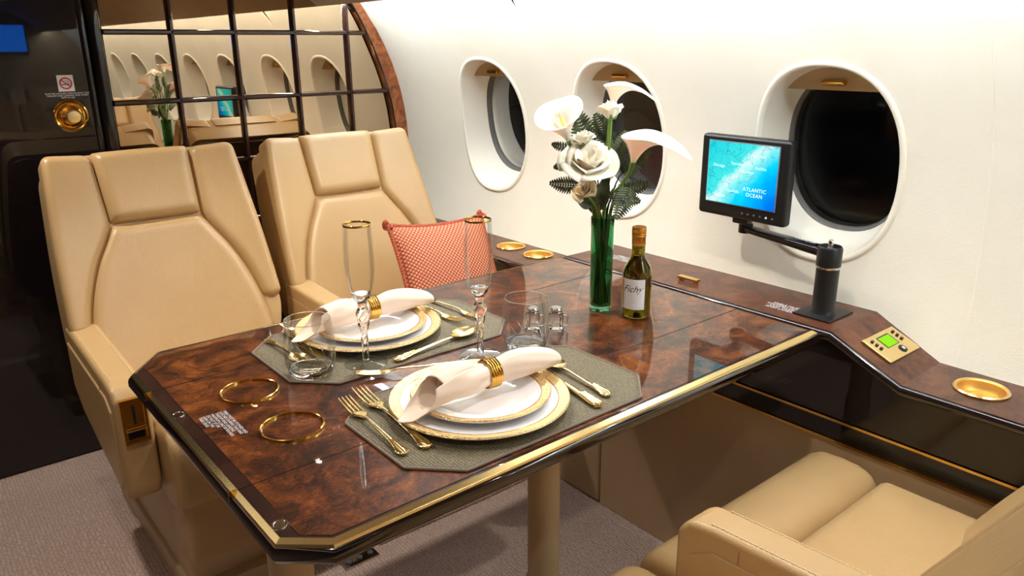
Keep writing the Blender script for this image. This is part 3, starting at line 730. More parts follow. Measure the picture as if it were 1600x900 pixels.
# ================================================================== SEATS
def zz(z): return z + 0.74
def make_seat(name, label, arm_side, tilt=22.0, depth=0.50, full_roll=False, control=True):
    """local origin: floor under the foot of the backrest's front face; the seat faces -y"""
    t = thing(name, label, 'seat')
    a = R_(tilt); zb = zz(-0.27); D = -depth
    def bx(x, v, h):
        h2 = h + 0.045 * (abs(x) / 0.28) ** 2.2
        return (x, v * math.sin(a) - h2 * math.cos(a), zb + v * math.cos(a) + h2 * math.sin(a))
    outer = curve1([(0.0, 0.255), (0.10, 0.278), (0.135, 0.281), (0.33, 0.272), (0.50, 0.258), (0.62, 0.247)])
    mid = curve1([(-0.06, 0.238), (0.0, 0.238), (0.08, 0.237), (0.135, 0.230), (0.225, 0.209), (0.31, 0.176), (0.375, 0.139), (0.415, 0.117)])
    hr = lambda v: lerp(0.119, 0.126, (v - 0.415) / 0.20)
    inn = lambda v: mid(v) if v < 0.415 else hr(v)
    cushion(lambda v: -outer(v) + 0.006, lambda v: outer(v) - 0.006, 0.02, 0.605, 0.004, 0.02, 0.15, bx, 12, 24, 0.04, 0.01).bev(0.012, 2, 50).build('back_shell', 'leather_tan', t)
    cushion(lambda v: -outer(v) + 0.012, lambda v: outer(v) - 0.012, 0.03, 0.597, 0.0, 0.02, 0.164, bx, 8, 12, 0.04).build('rear_panel_shaded', 'leather_brown', t)  # darker leather puts the unlit shade of the seat backs into colour
    for sgn in (-1, 1):
        if sgn < 0: Lf, Rf = (lambda v: -outer(v)), (lambda v: -inn(v) - 0.0012)
        else: Lf, Rf = (lambda v: inn(v) + 0.0012), (lambda v: outer(v))
        cushion(Lf, Rf, 0.135, 0.611, 0.024, 0.022, 0.05, bx, 20, 44, 0.022).build('bolster', 'leather_tan', t)
    cushion(lambda v: -mid(v), mid, -0.04, 0.4135, 0.026, 0.030, 0.03, bx, 30, 44, 0.0).build('back_cushion', 'leather_tan', t)
    cushion(lambda v: -hr(v), hr, 0.416, 0.615, 0.033, 0.026, 0.05, bx, 28, 28, 0.008, 0.004).build('headrest', 'leather_tan', t)
    for sgn in (-1, 1):
        MB().tube([(bx(sgn * mid(v), v, 0.004)) for v in [lerp(0.0, 0.412, q / 20) for q in range(21)]], 0.0024, 6).build('piping', 'leather_seam', t)
    s = arm_side
    x0, x1 = (-0.205, 0.272) if s < 0 else (-0.272, 0.205)
    c = MB().box((x0, D + 0.165, zz(-0.40)), (x1, 0.06, zz(-0.245))); c.bev(0.022, 4); c.build('seat_cushion', 'leather_tan', t)
    pr_ = []
    for q in range(28):
        ang = 2 * pi * q / 28; cx_, sz_ = math.cos(ang), math.sin(ang)
        pr_.append((0.085 * math.copysign(abs(cx_) ** 0.62, cx_), 0.100 * math.copysign(abs(sz_) ** 0.62, sz_)))
    e0, e1 = (-0.276, 0.276) if full_roll else (x0, x1)
    rows = [[(f, D + 0.085 + y * k, zz(-0.335) + z * k) for y, z in pr_] for f, k in ((e0, 0.80), (e0 + 0.003, 0.90), (e0 + 0.012, 0.97), (e0 + 0.027, 1.0), (e1 - 0.027, 1.0), (e1 - 0.012, 0.97), (e1 - 0.003, 0.90), (e1, 0.80))]
    rl = MB(); rl.grid(rows, closed_u=True); rl.cap(rows[0]); rl.cap(rows[-1]); rl.build('front_roll', 'leather_tan', t, ang=60)
    b0, b1 = (-0.19, 0.25) if s < 0 else (-0.25, 0.19)
    c = MB().box((b0, D + 0.03, zz(-0.58)), (b1, D + 0.16, zz(-0.40))); c.bev(0.018, 3); c.build('leg_rest', 'leather_tan', t)
    c = MB().box((b0 + 0.01, D + 0.10, 0.004), (b1 - 0.01, 0.20, zz(-0.38))); c.bev(0.012, 3); c.build('base', 'leather_beige', t)
    c = MB().box((b0 - 0.002, D + 0.065, 0.001), (b1, 0.26, 0.065)); c.bev(0.01, 2); c.build('floor_fairing', 'leather_beige', t)
    ax0, ax1 = (-0.284, -0.210) if s < 0 else (0.210, 0.284)
    F_ = D + 0.09
    poly = [(0.06, -0.105), (F_ + 0.07, -0.122), (F_ + 0.022, -0.130), (F_, -0.155), (F_, -0.365), (F_ + 0.012, -0.40), (F_ + 0.06, -0.41), (-0.03, -0.33), (0.06, -0.27)]
    ar = MB(); ar.prism(poly, ax0, ax1); ar.v = [(p[2], p[0], zz(p[1])) for p in ar.v]; ar.bev(0.012, 4, 20); arm = ar.build('armrest', 'leather_tan', t)
    e_ = 0.0006; yj = F_ + 0.115; zj = zz(-0.1225)
    MB().tube([(ax0 - e_, yj, zz(-0.30)), (ax0 - e_, yj, zj - 0.014), (ax0 + 0.004, yj, zj - 0.003), (ax0 + 0.013, yj, zj), (ax1 - 0.013, yj, zj), (ax1 - 0.004, yj, zj - 0.003), (ax1 + e_, yj, zj - 0.014), (ax1 + e_, yj, zz(-0.30))], 0.0013, 6).build('seam', 'leather_seam', arm)
    st = MB()
    for xs_ in (ax0 + 0.012, ax1 - 0.012):
        for q in range(34):
            y_ = lerp(F_ + 0.06, 0.04, q / 33); z_ = lerp(zz(-0.1215), zz(-0.1055), (y_ - F_ - 0.07) / (0.06 - F_ - 0.07)) + 0.0004
            st.box((xs_ - 0.0006, y_ - 0.0028, z_ - 0.001), (xs_ + 0.0006, y_ + 0.0028, z_ + 0.0007))
    st.build('stitching', 'stitch', arm, smooth=False)
    po = [(0.04, -0.145), (F_ + 0.07, -0.160), (F_ + 0.03, -0.185), (F_ + 0.028, -0.36), (F_ + 0.06, -0.385), (-0.03, -0.31), (0.04, -0.265)]
    op = MB(); xo = ax0 - 0.004 if s < 0 else ax1 - 0.004; op.prism(po, xo, xo + 0.008); op.v = [(p[2], p[0], zz(p[1])) for p in op.v]; op.bev(0.0035, 3, 20); op.build('side_panel', 'leather_tan', arm)
    if not control: return t
    xm = (ax0 + ax1) / 2; w_ = 0.026
    g = link('arm_control', None, t); g.location = (xm, F_, zz(-0.203)); g.empty_display_size = 0.02
    fm = MB(); fm.box((-w_, -0.006, 0.045), (w_, 0.012, 0.053)); fm.box((-w_, -0.006, -0.053), (w_, 0.012, -0.047)); fm.box((-w_, -0.006, -0.048), (-w_ + 0.005, 0.012, 0.048)); fm.box((w_ - 0.005, -0.006, -0.048), (w_, 0.012, 0.048)); fm.build('frame', 'gold', g, smooth=False)
    MB().box((-w_ + 0.004, -0.001, -0.049), (w_ - 0.004, 0.004, 0.049)).build('backplate', 'gold', g, smooth=False)
    MB().box((-0.003, -0.005, -0.008), (0.003, 0.0, 0.036)).bev(0.001, 1).build('lever', 'plastic_black', g)
    MB().box((-w_ + 0.004, -0.010, -0.022), (w_ - 0.004, 0.0, -0.012)).bev(0.002, 2).build('lid', 'gold', g)
    MB().box((-w_ + 0.008, -0.003, -0.042), (w_ - 0.010, 0.0, -0.027)).build('switch', 'plastic_gloss', g, smooth=False)
    return t
s1 = make_seat('cabin_seat', 'tan leather aisle seat across the table in front of the dark door', -1)
s1.location = (0.567, 2.105, -0.74); s1['group'] = 'cabin seats'
s2 = copy_tree(s1); s2.location = (1.163, 2.105, -0.74); s2['label'] = 'tan leather seat across the table with the salmon pillow on it'
s3 = make_seat('cabin_seat', 'tan leather window seat in the right foreground with its back cut by the frame', 1, 29.0, 0.385, True, False)
s3.location = (1.140, 0.345, -0.74); s3.rotation_euler = (0, 0, pi); s3['group'] = 'cabin seats'
s4 = copy_tree(s3); s4.location = (0.565, 0.345, -0.74); s4['label'] = 'tan leather aisle seat whose front edge shows at the bottom of the picture'
for i, (x, lab) in enumerate(((1.12, 'window side'), (0.54, 'aisle side'))):
    s5 = copy_tree(s3); s5.location = (x, -1.55, -0.74); s5['label'] = 'tan leather seat farther aft on the %s seen only in the mirror' % lab

# hook on top of the second seat's back
# ================================================================== PILLOW
pil = thing('throw_pillow', 'salmon woven throw pillow with twisted rope trim on the window seat', 'pillow', (1.279, 1.85, -0.090))
pil.rotation_euler = (R_(-30), R_(2), R_(-4))
hw, hh = 0.166, 0.176
def pil_pt(u, v, side):
    pin = 1 - 0.10 * (1 - v * v) * 0.6
    x = hw * u * (1 - 0.055 * (1 - v * v)); z = hh * v * (1 - 0.10 * (1 - u * u))
    th = 0.055 * (max(0, 1 - abs(u) ** 2.4) * max(0, 1 - abs(v) ** 2.4)) ** 0.6
    return (x, side * th, z)
pm = MB(); G = [-1 + 2 * i / 24 for i in range(25)]
for sd in (-1, 1): pm.grid([[pil_pt(u, v, sd) for u in G] for v in G])
pm.build('cover', 'pillow_weave', pil, ang=80)
bd = [pil_pt(u, -1, 0) for u in G] + [pil_pt(1, v, 0) for v in G[1:]] + [pil_pt(u, 1, 0) for u in G[::-1][1:]] + [pil_pt(-1, v, 0) for v in G[::-1][1:-1]]
def resample(pts, n):
    pts = [V3(p) for p in pts]; pts.append(pts[0]); ds = [0]
    for a_, b_ in zip(pts, pts[1:]): ds.append(ds[-1] + (b_ - a_).length)
    out = []; j = 0
    for i in range(n):
        s_ = ds[-1] * i / n
        while ds[j + 1] < s_: j += 1
        out.append(pts[j].lerp(pts[j + 1], (s_ - ds[j]) / (ds[j + 1] - ds[j])))
    return out
bdr = resample(bd, 420); tw = 90; rope = MB()
for ph in (0, 2 * pi / 3, 4 * pi / 3):
    pts = []
    for i, p in enumerate(bdr):
        q = bdr[(i + 1) % 420]; tdir = (q - p).normalized(); n1 = Vector((0, 1, 0)); n2 = tdir.cross(n1)
        an_ = 2 * pi * tw * i / 420 + ph; pts.append(p + 0.0038 * (math.cos(an_) * n1 + math.sin(an_) * n2))
    rope.tube(pts, 0.0034, 5, closed=True)
rope.build('rope_trim', 'rope', pil)
for (u, v) in ((-1, 1), (1, 1), (-1, -1), (1, -1)):
    p0 = V3(pil_pt(u, v, 0)); k = MB()
    for ph in range(3):
        k.tube([p0 + Vector((0.011 * math.cos(a_ + ph), 0.009 * math.sin(2 * a_ + ph * 2), 0.011 * math.sin(a_ + ph * 0.7))) for a_ in [2 * pi * q / 20 for q in range(20)]], 0.0042, 6, closed=True)
    k.build('corner_knot', 'rope', pil)

# ================================================================== PLACE SETTINGS
def octa(x0, x1, y0, y1, c): return [(x0 + c, y0), (x1 - c, y0), (x1, y0 + c), (x1, y1 - c), (x1 - c, y1), (x0 + c, y1), (x0, y1 - c), (x0, y0 + c)]
def placemat(label, cx, cy):
    t = thing('placemat', label, 'placemat', (cx, cy, 0.0), 0, 'octagonal placemats')
    P = octa(-0.2475, 0.2475, -0.152, 0.152, 0.064)
    MB().prism(inset(P, 0.001), 0.0004, 0.003).build('cloth', 'placemat', t, smooth=False)
    pts = resample([(x, y, 0.0022) for x, y in P], 240)
    MB().tube(pts, 0.0024, 6, closed=True).build('binding', 'mat_binding', t)
    st = MB()
    for p in resample([(x, y, 0.0034) for x, y in inset(P, 0.005)], 200): st.box((p.x - 0.0018, p.y - 0.0005, 0.003), (p.x + 0.0018, p.y + 0.0005, 0.0037))
    st.build('stitching', 'mat_binding', t, smooth=False)
    return t
NC = (0.738, 0.930); FC = (0.738, 1.3145)
placemat('olive octagonal placemat at the near edge of the table', *NC)
placemat('olive octagonal placemat in front of the far seats', *FC)
ZMAT = 0.0036
NP = (0.692, 0.930); FP = (0.722, 1.352)
def plate(name, label, x, y, z, R, rimw, group):
    t = thing(name, label, 'plate', (x, y, z), 0, group)
    f = R * 0.60; h = 0.0165
    MB().lathe([(0.0, 0.003), (f * 0.88, 0.003), (f * 0.9, 0.0), (f * 0.98, 0.0), (f + 0.004, 0.004), (R * 0.86, h - 0.006), (R - 0.001, h - 0.001), (R, h + 0.001), (R - 0.002, h + 0.0022), (R * 0.8, h - 0.0035), (f + 0.006, 0.0085), (f, 0.0068), (f * 0.8, 0.0062), (0.0, 0.0062)], 88).build('body', 'white_gloss', t)
    zr = lambda r: lerp(h - 0.0035, h + 0.0022, (r - R * 0.8) / (R - 0.002 - R * 0.8)) + 0.0006
    MB().lathe([(R + 0.0004, h + 0.0008), (R - 0.0015, zr(R - 0.0018) + 0.0003), (R - rimw, zr(R - rimw)), (R - rimw - 0.0006, zr(R - rimw) - 0.001)], 88).build('gold_band', 'gold_band', t)
    MB().lathe([(R - rimw - 0.0022, zr(R - rimw - 0.0022) - 0.0004), (R - rimw - 0.0022, zr(R - rimw - 0.0022) + 0.0002), (R - rimw - 0.0012, zr(R - rimw - 0.0012) + 0.0002), (R - rimw - 0.0008, zr(R - rimw) - 0.0008)], 88).build('gold_line', 'gold', t)
    return t
plate('dinner_plate', 'large white dinner plate with gold rim on the near placemat', NP[0], NP[1], ZMAT, 0.150, 0.017, 'dinner plates')
plate('salad_plate', 'smaller gold rimmed white plate stacked on the near dinner plate', NP[0] + 0.006, NP[1] + 0.004, ZMAT + 0.0072, 0.117, 0.014, 'salad plates')
plate('dinner_plate', 'large white dinner plate with gold rim on the far placemat', FP[0], FP[1], ZMAT, 0.150, 0.017, 'dinner plates')
plate('salad_plate', 'smaller gold rimmed white plate stacked on the far dinner plate', FP[0] + 0.004, FP[1] - 0.002, ZMAT + 0.0072, 0.117, 0.014, 'salad plates')

# ------------------------------------------------------------------ napkins and rings
def napkin(label, x, y, z, rz, seed):
    o_ = thing('napkin', label, 'napkin', (x, y, z), rz, 'rolled napkins')
    wy = curve1([(-0.19, 0.020), (-0.15, 0.030), (-0.12, 0.034), (-0.08, 0.036), (-0.045, 0.031), (-0.012, 0.0205), (0.012, 0.0205), (0.05, 0.028), (0.10, 0.027), (0.138, 0.019), (0.150, 0.011)])
    wz = curve1([(-0.19, 0.013), (-0.15, 0.019), (-0.12, 0.024), (-0.08, 0.028), (-0.045, 0.027), (-0.012, 0.0205), (0.012, 0.0205), (0.05, 0.024), (0.10, 0.021), (0.138, 0.014), (0.150, 0.009)])
    ns, na = 80, 120; rows = []
    for i in range(ns):
        u = i / (ns - 1); row = []
        for k in range(na):
            f = k / (na - 1)
            # the open end is cut slantwise: the outer corner of the cloth reaches farthest
            s_ = lerp(-0.122 - 0.066 * math.exp(-((f - 0.80) / 0.12) ** 2) + 0.03 * (1 - f), 0.150, u)
            a0 = 2.05 + 2 * pi * 1.75 - 3.0 * min(0.0, s_); an_ = a0 - 2 * pi * 1.75 * f
            near = math.exp(-(s_ / 0.022) ** 2); left = max(0.0, min(1.0, (-s_ - 0.012) / 0.07))
            q = lerp(0.80, 0.34, left) + lerp(0.20, 0.72, left) * f
            pl = math.exp(-((s_ + 0.045) / 0.03) ** 2)                     # pleats gathered by the ring
            q += (0.13 * pl * math.sin(6 * an_ + 60 * s_) + 0.03 * (1 - near) * math.sin(3 * an_ + 18 * s_ + seed) + 0.018 * (1 - near) * math.sin(9 * an_ - 60 * s_)) * (0.3 + 0.7 * f)
            q = min(q, 1.12)
            yy = wy(s_) * q * math.cos(an_); zc_ = wz(s_) * q * math.sin(an_)
            droop = 0.010 * max(0.0, (-s_ - 0.12) / 0.05)
            row.append((s_, yy + 0.35 * s_ * s_ * (-1 if s_ < 0 else 0.3), max(0.0006 - droop * 0.6, wz(s_) * 1.0 + zc_ - droop)))
        rows.append(row)
    mb = MB(); mb.grid(rows); roll = mb.build('roll', 'napkin', o_, ang=85)
    md = roll.modifiers.new('thickness', 'SOLIDIFY'); md.thickness = 0.0013
    return o_
def ring_(label, x, y, z, rz):
    r0 = 0.0245; pr_ = [(r0 - 0.0012, -0.012)]
    for k in range(5):
        c = -0.0096 + 0.0048 * k; pr_ += [(r0, c - 0.0020), (r0 + 0.0014, c), (r0, c + 0.0020)]
    pr_ += [(r0 - 0.0012, 0.012), (r0 - 0.0016, 0.0), (r0 - 0.0012, -0.012)]
    mb = MB().lathe(pr_, 48).xf(Matrix.Translation((0, 0, r0)) @ Matrix.Rotation(R_(90), 4, 'Y'))
    o = mb.build('napkin_ring', 'gold', None, ang=50); o.location = (x, y, z); o.rotation_euler = (0, 0, rz); tag(o, label, 'napkin ring', 'gold napkin rings'); return o
ZN = ZMAT + 0.0072 + 0.0185
NZ = (0.718, 0.935); FZ = (0.735, 1.362)
napkin('pale peach napkin rolled through a gold ring on the near plates', NZ[0], NZ[1], ZN + 0.0018, R_(-2), 1)
ring_('ribbed gold napkin ring around the napkin on the near plates', NZ[0], NZ[1], ZN - 0.0015, R_(-2))
napkin('pale peach napkin rolled through a gold ring on the far plates', FZ[0], FZ[1], ZN + 0.0018, R_(-1), 2)
ring_('ribbed gold napkin ring around the napkin on the far plates', FZ[0], FZ[1], ZN - 0.0015, R_(-1))

# ------------------------------------------------------------------ cutlery (local +y runs from handle end to tip)
def strip(Lh, wf, zf, tf, n=40, y0=0.0):
    rows = []
    for i in range(n):
        f = i / (n - 1); y = y0 + Lh * f; w_ = wf(f); z = zf(f); t_ = tf(f)
        rows.append([(w_ * math.cos(a_), y, z + t_ * (math.sin(a_) if math.sin(a_) > 0 else 0.35 * math.sin(a_))) for a_ in [2 * pi * k / 12 for k in range(12)]])
    mb = MB(); mb.grid(rows, closed_u=True); mb.cap(rows[0]); mb.cap(rows[-1]); return mb
HWF = curve1([(0, 0.004), (0.03, 0.0085), (0.08, 0.0105), (0.16, 0.0080), (0.35, 0.0052), (0.6, 0.0040), (0.85, 0.0032), (1.0, 0.0034)])
def handle(Lh, zf, k=1.0):
    mb = strip(Lh, lambda f: HWF(f) * k, zf, lambda f: lerp(0.0022, 0.0018, f))
    for off in (-0.45, 0.0, 0.45):         # fluted ribs fanning out at the end
        mb.tube([(off * HWF(f) * k * 1.25, Lh * f, zf(f) + 0.0020) for f in [lerp(0.012, 0.34, q / 9) for q in range(10)]], 0.0012 * k, 5)
    for q in range(5):                     # scalloped shell end
        a_ = lerp(-0.9, 0.9, q / 4); mb.tube([(0.006 * k * math.sin(a_), 0.008 - 0.006 * math.cos(a_), zf(0) + 0.001), (0.0095 * k * math.sin(a_), 0.008 - 0.0095 * math.cos(a_), zf(0) + 0.0005)], 0.0022 * k, 6)
    return mb
HZ = curve1([(0, 0.003), (0.2, 0.0045), (0.6, 0.0065), (0.9, 0.0075), (1.0, 0.007)])
def fork_mesh(Lt):
    Lh = Lt * 0.60; mb = handle(Lh, HZ, Lt / 0.225)
    k = Lt / 0.225
    wf = curve1([(0, 0.0034), (0.3, 0.0055), (0.65, 0.0115), (1, 0.0122)]); zf = curve1([(0, 0.007), (0.4, 0.0055), (1, 0.0032)])
    head = strip(Lt * 0.15, lambda f: wf(f) * k, zf, lambda f: 0.0014, 16, Lh); mb.add(head.v, head.f)
    y0 = Lh + Lt * 0.145; Lq = Lt * 0.255
    for q in range(4):
        x = (-0.0102 + 0.0068 * q) * k
        mb.tube([(x, y0 + Lq * f, 0.0034 + 0.007 * f ** 1.6) for f in (0, 0.25, 0.5, 0.75, 0.95, 1.0)], [0.0021, 0.0020, 0.0018, 0.0016, 0.0013, 0.0006], 7)
    return mb
def spoon_mesh(Lt):
    Lh = Lt * 0.68; k = Lt / 0.20; mb = handle(Lh, HZ, k); rows = []; Lb = Lt * 0.33
    for i in range(17):
        f = i / 16; y = Lh - 0.002 + Lb * f; w_ = max(0.003, 0.0195 * k * (math.sin(pi * min(1, f ** 0.85)) ** 0.62 if 0 < f < 1 else 0)); row = []
        for j in range(13):
            u = -1 + j / 6; dep = 0.0085 * k * (1 - u * u) * math.sin(pi * f) ** 0.7 if 0 < f < 1 else 0
            row.append((w_ * u, y, lerp(0.0085, 0.0105, f) - dep))
        rows.append(row)
    b = MB(); b.grid(rows); up_ = [[(x, y, z + 0.0011) for x, y, z in r_] for r_ in rows]; b.grid(up_)
    b.grid([[r_[0] for r_ in rows], [r_[0] for r_ in up_]]); b.grid([[r_[-1] for r_ in rows], [r_[-1] for r_ in up_]])
    b.grid([rows[0], up_[0]]); b.grid([rows[-1], up_[-1]]); mb.add(b.v, b.f); return mb
def knife_mesh(Lt):
    Lh = Lt * 0.42; mb = strip(Lh, lambda f: curve1([(0, 0.005), (0.05, 0.009), (0.2, 0.0098), (0.6, 0.0075), (1, 0.0062)])(f), lambda f: 0.0045, lambda f: 0.0042)
    for off in (-0.5, 0.0, 0.5): mb.tube([(off * 0.009, Lh * f, 0.0085) for f in (0.02, 0.1, 0.2, 0.35, 0.5)], 0.0013, 5)
    for q in range(5):
        a_ = lerp(-0.9, 0.9, q / 4); mb.tube([(0.006 * math.sin(a_), 0.008 - 0.006 * math.cos(a_), 0.0045), (0.0098 * math.sin(a_), 0.008 - 0.0098 * math.cos(a_), 0.0045)], 0.0028, 6)
    bl = strip(Lt * 0.58, lambda f: curve1([(0, 0.004), (0.08, 0.0085), (0.7, 0.0095), (0.93, 0.006), (1, 0.001)])(f), lambda f: 0.004, lambda f: 0.0009, 24, Lh); mb.add(bl.v, bl.f); return mb
def cut(kind, label, end, tip, Lt, group='gold cutlery', z=ZMAT, cat=None):
    mb = {'fork': fork_mesh, 'spoon': spoon_mesh, 'knife': knife_mesh}[kind](Lt)
    d_ = Vector((tip[0] - end[0], tip[1] - end[1])); rz = math.atan2(d_.y, d_.x) - pi / 2
    o = mb.build('dinner_' + kind, 'gold_pale', None, ang=60); o.location = (end[0], end[1], z + 0.0006); o.rotation_euler = (0, 0, rz); return tag(o, label, cat or kind, group)
cut('fork', 'gold fork outermost at the left of the near plate', (0.508, 0.868), (0.524, 1.095), 0.218)
cut('fork', 'gold fork closest to the left rim of the near plate', (0.545, 0.862), (0.562, 1.12), 0.245)
cut('knife', 'gold knife whose fluted handle shows right of the near plate', (0.835, 0.792), (0.850, 0.90), 0.235)
cut('spoon', 'gold teaspoon outermost at the right of the near plate', (0.876, 0.810), (0.890, 0.94), 0.19)
cut('fork', 'gold dessert fork lying across the top of the near placemat', (0.748, 1.094), (0.585, 1.162), 0.175)
cut('spoon', 'gold dessert spoon lying along the inner edge of the far placemat', (0.680, 1.178), (0.90, 1.208), 0.218)
cut('fork', 'gold fork beside the right rim of the far plate', (0.888, 1.462), (0.896, 1.262), 0.205)
cut('fork', 'gold fork farthest right on the far placemat', (0.930, 1.452), (0.944, 1.25), 0.205)
cut('knife', 'gold knife at the left of the far plate near the seat', (0.586, 1.462), (0.578, 1.25), 0.22)
cut('spoon', 'gold teaspoon outermost at the left of the far placemat', (0.538, 1.440), (0.540, 1.29), 0.175)

# ------------------------------------------------------------------ glasses
def tumbler(label, x, y):
    t = thing('tumbler', label, 'glass', (x, y, ZMAT), 0, 'clear tumblers')
    MB().lathe([(0.0385, 0.0035), (0.0415, 0.012), (0.0452, 0.035), (0.0464, 0.055), (0.0450, 0.078), (0.0412, 0.1045)], 72).build('wall', 'glass_thin', t, ang=80)
    MB().lathe([(0.0, 0.0), (0.034, 0.0), (0.0375, 0.002), (0.0405, 0.0105), (0.0400, 0.0135), (0.036, 0.0145), (0.020, 0.0125), (0.0, 0.012)], 64).build('thick_base', 'glass_clear', t, ang=60)
    MB().lathe([(0.0412, 0.1043), (0.0415, 0.1053), (0.0410, 0.1060), (0.0405, 0.1053), (0.0408, 0.1043)], 64).build('rim', 'glass_clear', t, ang=80)
    for q in range(14):
        a_ = 2 * pi * q / 14; MB().tube([((0.0425 + 0.0035 * f) * math.cos(a_ + 0.35 * f), (0.0425 + 0.0035 * f) * math.sin(a_ + 0.35 * f), 0.014 + 0.026 * f) for f in (0, 0.33, 0.66, 1)], [0.0004, 0.0009, 0.0008, 0.0003], 6).build('cut_line', 'glass_clear', t)
    return t
tumbler('clear empty tumbler on the left of the far placemat', 0.536, 1.233)
tumbler('clear empty tumbler in front of the salt and pepper shakers', 0.915, 1.073)
def flute(label, x, y):
    t = thing('champagne_flute', label, 'glass', (x, y, ZMAT), 0, 'gold rimmed champagne flutes')
    prof_f = [(0.0, 0.0), (0.040, 0.0), (0.0402, 0.0012), (0.030, 0.003), (0.012, 0.006), (0.0055, 0.011)]
    MB().lathe([(0.0, 0.001), (0.0385, 0.0008), (0.0400, 0.0014), (0.030, 0.003), (0.012, 0.0055), (0.0058, 0.010)], 56).build('foot', 'glass_thin', t, ang=60)
    MB().lathe([(0.0395, 0.0004), (0.0404, 0.0010), (0.0395, 0.0017)], 56).build('foot_edge', 'glass_clear', t, ang=60)
    rows = []
    st = curve1([(0.009, 0.0062), (0.02, 0.0058), (0.06, 0.0066), (0.085, 0.0105), (0.098, 0.0125), (0.112, 0.0085), (0.122, 0.0100)])
    for i in range(60):
        z = lerp(0.009, 0.122, i / 59); row = []
        for k in range(32):
            a_ = 2 * pi * k / 32; r_ = st(z) * (1 + 0.12 * math.cos(4 * (a_ - z * 55))); row.append((r_ * math.cos(a_), r_ * math.sin(a_), z))
        rows.append(row)
    mb = MB(); mb.grid(rows, closed_u=True); mb.cap(rows[0]); mb.cap(rows[-1]); mb.build('twisted_stem', 'glass_clear', t, ang=70)
    rows = []
    MB().lathe([(0.0, 0.121), (0.0095, 0.122), (0.016, 0.131), (0.0225, 0.150), (0.0262, 0.178), (0.0272, 0.205), (0.0265, 0.235), (0.0250, 0.268)], 56).build('bowl', 'glass_thin', t, ang=80)
    MB().lathe([(0.0, 0.1225), (0.0092, 0.1230), (0.0156, 0.1312), (0.0185, 0.139), (0.013, 0.1385), (0.0, 0.134)], 48).build('bowl_base', 'glass_clear', t, ang=60)
    MB().lathe([(0.0254, 0.2665), (0.0256, 0.269), (0.0247, 0.2702), (0.0238, 0.269), (0.0240, 0.2665)], 56).build('gold_rim', 'gold', t, ang=60)
    return t
flute('tall champagne flute standing by the tumbler on the far placemat', 0.634, 1.207)
flute('tall champagne flute standing behind the near plate', 0.8195, 1.095)

# ------------------------------------------------------------------ salt and pepper
def shaker(label, x, y, rz, fillm):
    t = thing('shaker', label, 'shaker', (x, y, 0.0008), rz, 'glass salt and pepper shakers')
    def sqring(r, z, p=4): return [(*sup(2 * pi * (i + .5) / 28, r, r, p), z) for i in range(28)]
    rows = [sqring(0.001, 0.0), sqring(0.0155, 0.0), sqring(0.0165, 0.002), sqring(0.0165, 0.028), sqring(0.014, 0.033, 3), sqring(0.0125, 0.036, 2), sqring(0.0112, 0.036, 2), sqring(0.0135, 0.028, 4), sqring(0.0135, 0.005), sqring(0.001, 0.005)]
    MB().grid(rows, closed_u=True).build('jar', 'glass_clear', t, ang=45)
    MB().lathe([(0.0131, 0.0335), (0.0138, 0.0345), (0.0131, 0.0362), (0.0138, 0.0378), (0.0133, 0.042), (0.011, 0.0448), (0.0, 0.0455)], 36).build('cap', 'chrome', t)
    MB().tube([(0.0155, 0, 0.030), (0.023, 0, 0.030), (0.0255, 0, 0.026), (0.0255, 0, 0.010), (0.022, 0, 0.006), (0.0155, 0, 0.006)], 0.0026, 10).build('handle', 'glass_clear', t)
    return t
shaker('glass shaker with chrome cap seen through the tumbler', 1.005, 1.156, R_(-45), None)
shaker('glass shaker with chrome cap standing right of the tumbler', 1.043, 1.124, R_(-45), None)

# ------------------------------------------------------------------ wine bottle
bx_, by_ = 1.2305, 1.066
bt = thing('wine_bottle', 'small green wine bottle with gold cap and white label', 'bottle', (bx_, by_, 0.0008))
op = [(0.0, 0.004), (0.020, 0.002), (0.024, 0.0), (0.0295, 0.001), (0.0315, 0.004), (0.0318, 0.09), (0.0312, 0.100), (0.0280, 0.113), (0.0205, 0.125), (0.0160, 0.133), (0.0145, 0.145), (0.0140, 0.188), (0.0135, 0.1895)]
ip = [(0.0120, 0.1895), (0.0122, 0.150), (0.0135, 0.133), (0.0185, 0.1225), (0.0258, 0.111), (0.0292, 0.099), (0.0298, 0.09), (0.0295, 0.006), (0.0, 0.007)]
MB().lathe(op + ip, 56).build('body', 'glass_bottle', bt, ang=60)
MB().lathe([(0.0, 0.0075), (0.0291, 0.0066), (0.0294, 0.09), (0.0288, 0.0985), (0.0254, 0.110), (0.0182, 0.1218), (0.0131, 0.132), (0.0, 0.1325)], 48).build('wine', 'wine', bt, ang=60)
MB().lathe([(0.0146, 0.161), (0.0149, 0.161), (0.0149, 0.1785), (0.0156, 0.1795), (0.0156, 0.1815), (0.0149, 0.1825), (0.0156, 0.1840), (0.0156, 0.1860), (0.0150, 0.1875), (0.0156, 0.189), (0.0156, 0.196), (0.0150, 0.2005), (0.0, 0.2012)], 44).build('cap', 'gold_cap', bt, ang=40)
vd = math.atan2(-by_, -bx_)     # direction from the bottle to the viewer's side of the cabin
def cyl_wrap(r, a0, a1, z0, z1, n=24): return [[(r * math.cos(lerp(a0, a1, i / n)), r * math.sin(lerp(a0, a1, i / n)), z) for i in range(n + 1)] for z in (z0, z1)]
a_c = vd - 0.28
lb = MB().grid(cyl_wrap(0.0321, a_c - 0.95, a_c + 0.85, 0.022, 0.090)).build('label', 'white_print', bt, ang=80)
MB().grid(cyl_wrap(0.03225, a_c - 0.93, a_c - 0.80, 0.026, 0.088, 6)).build('label_ornament', 'gold_satin', bt, ang=80)
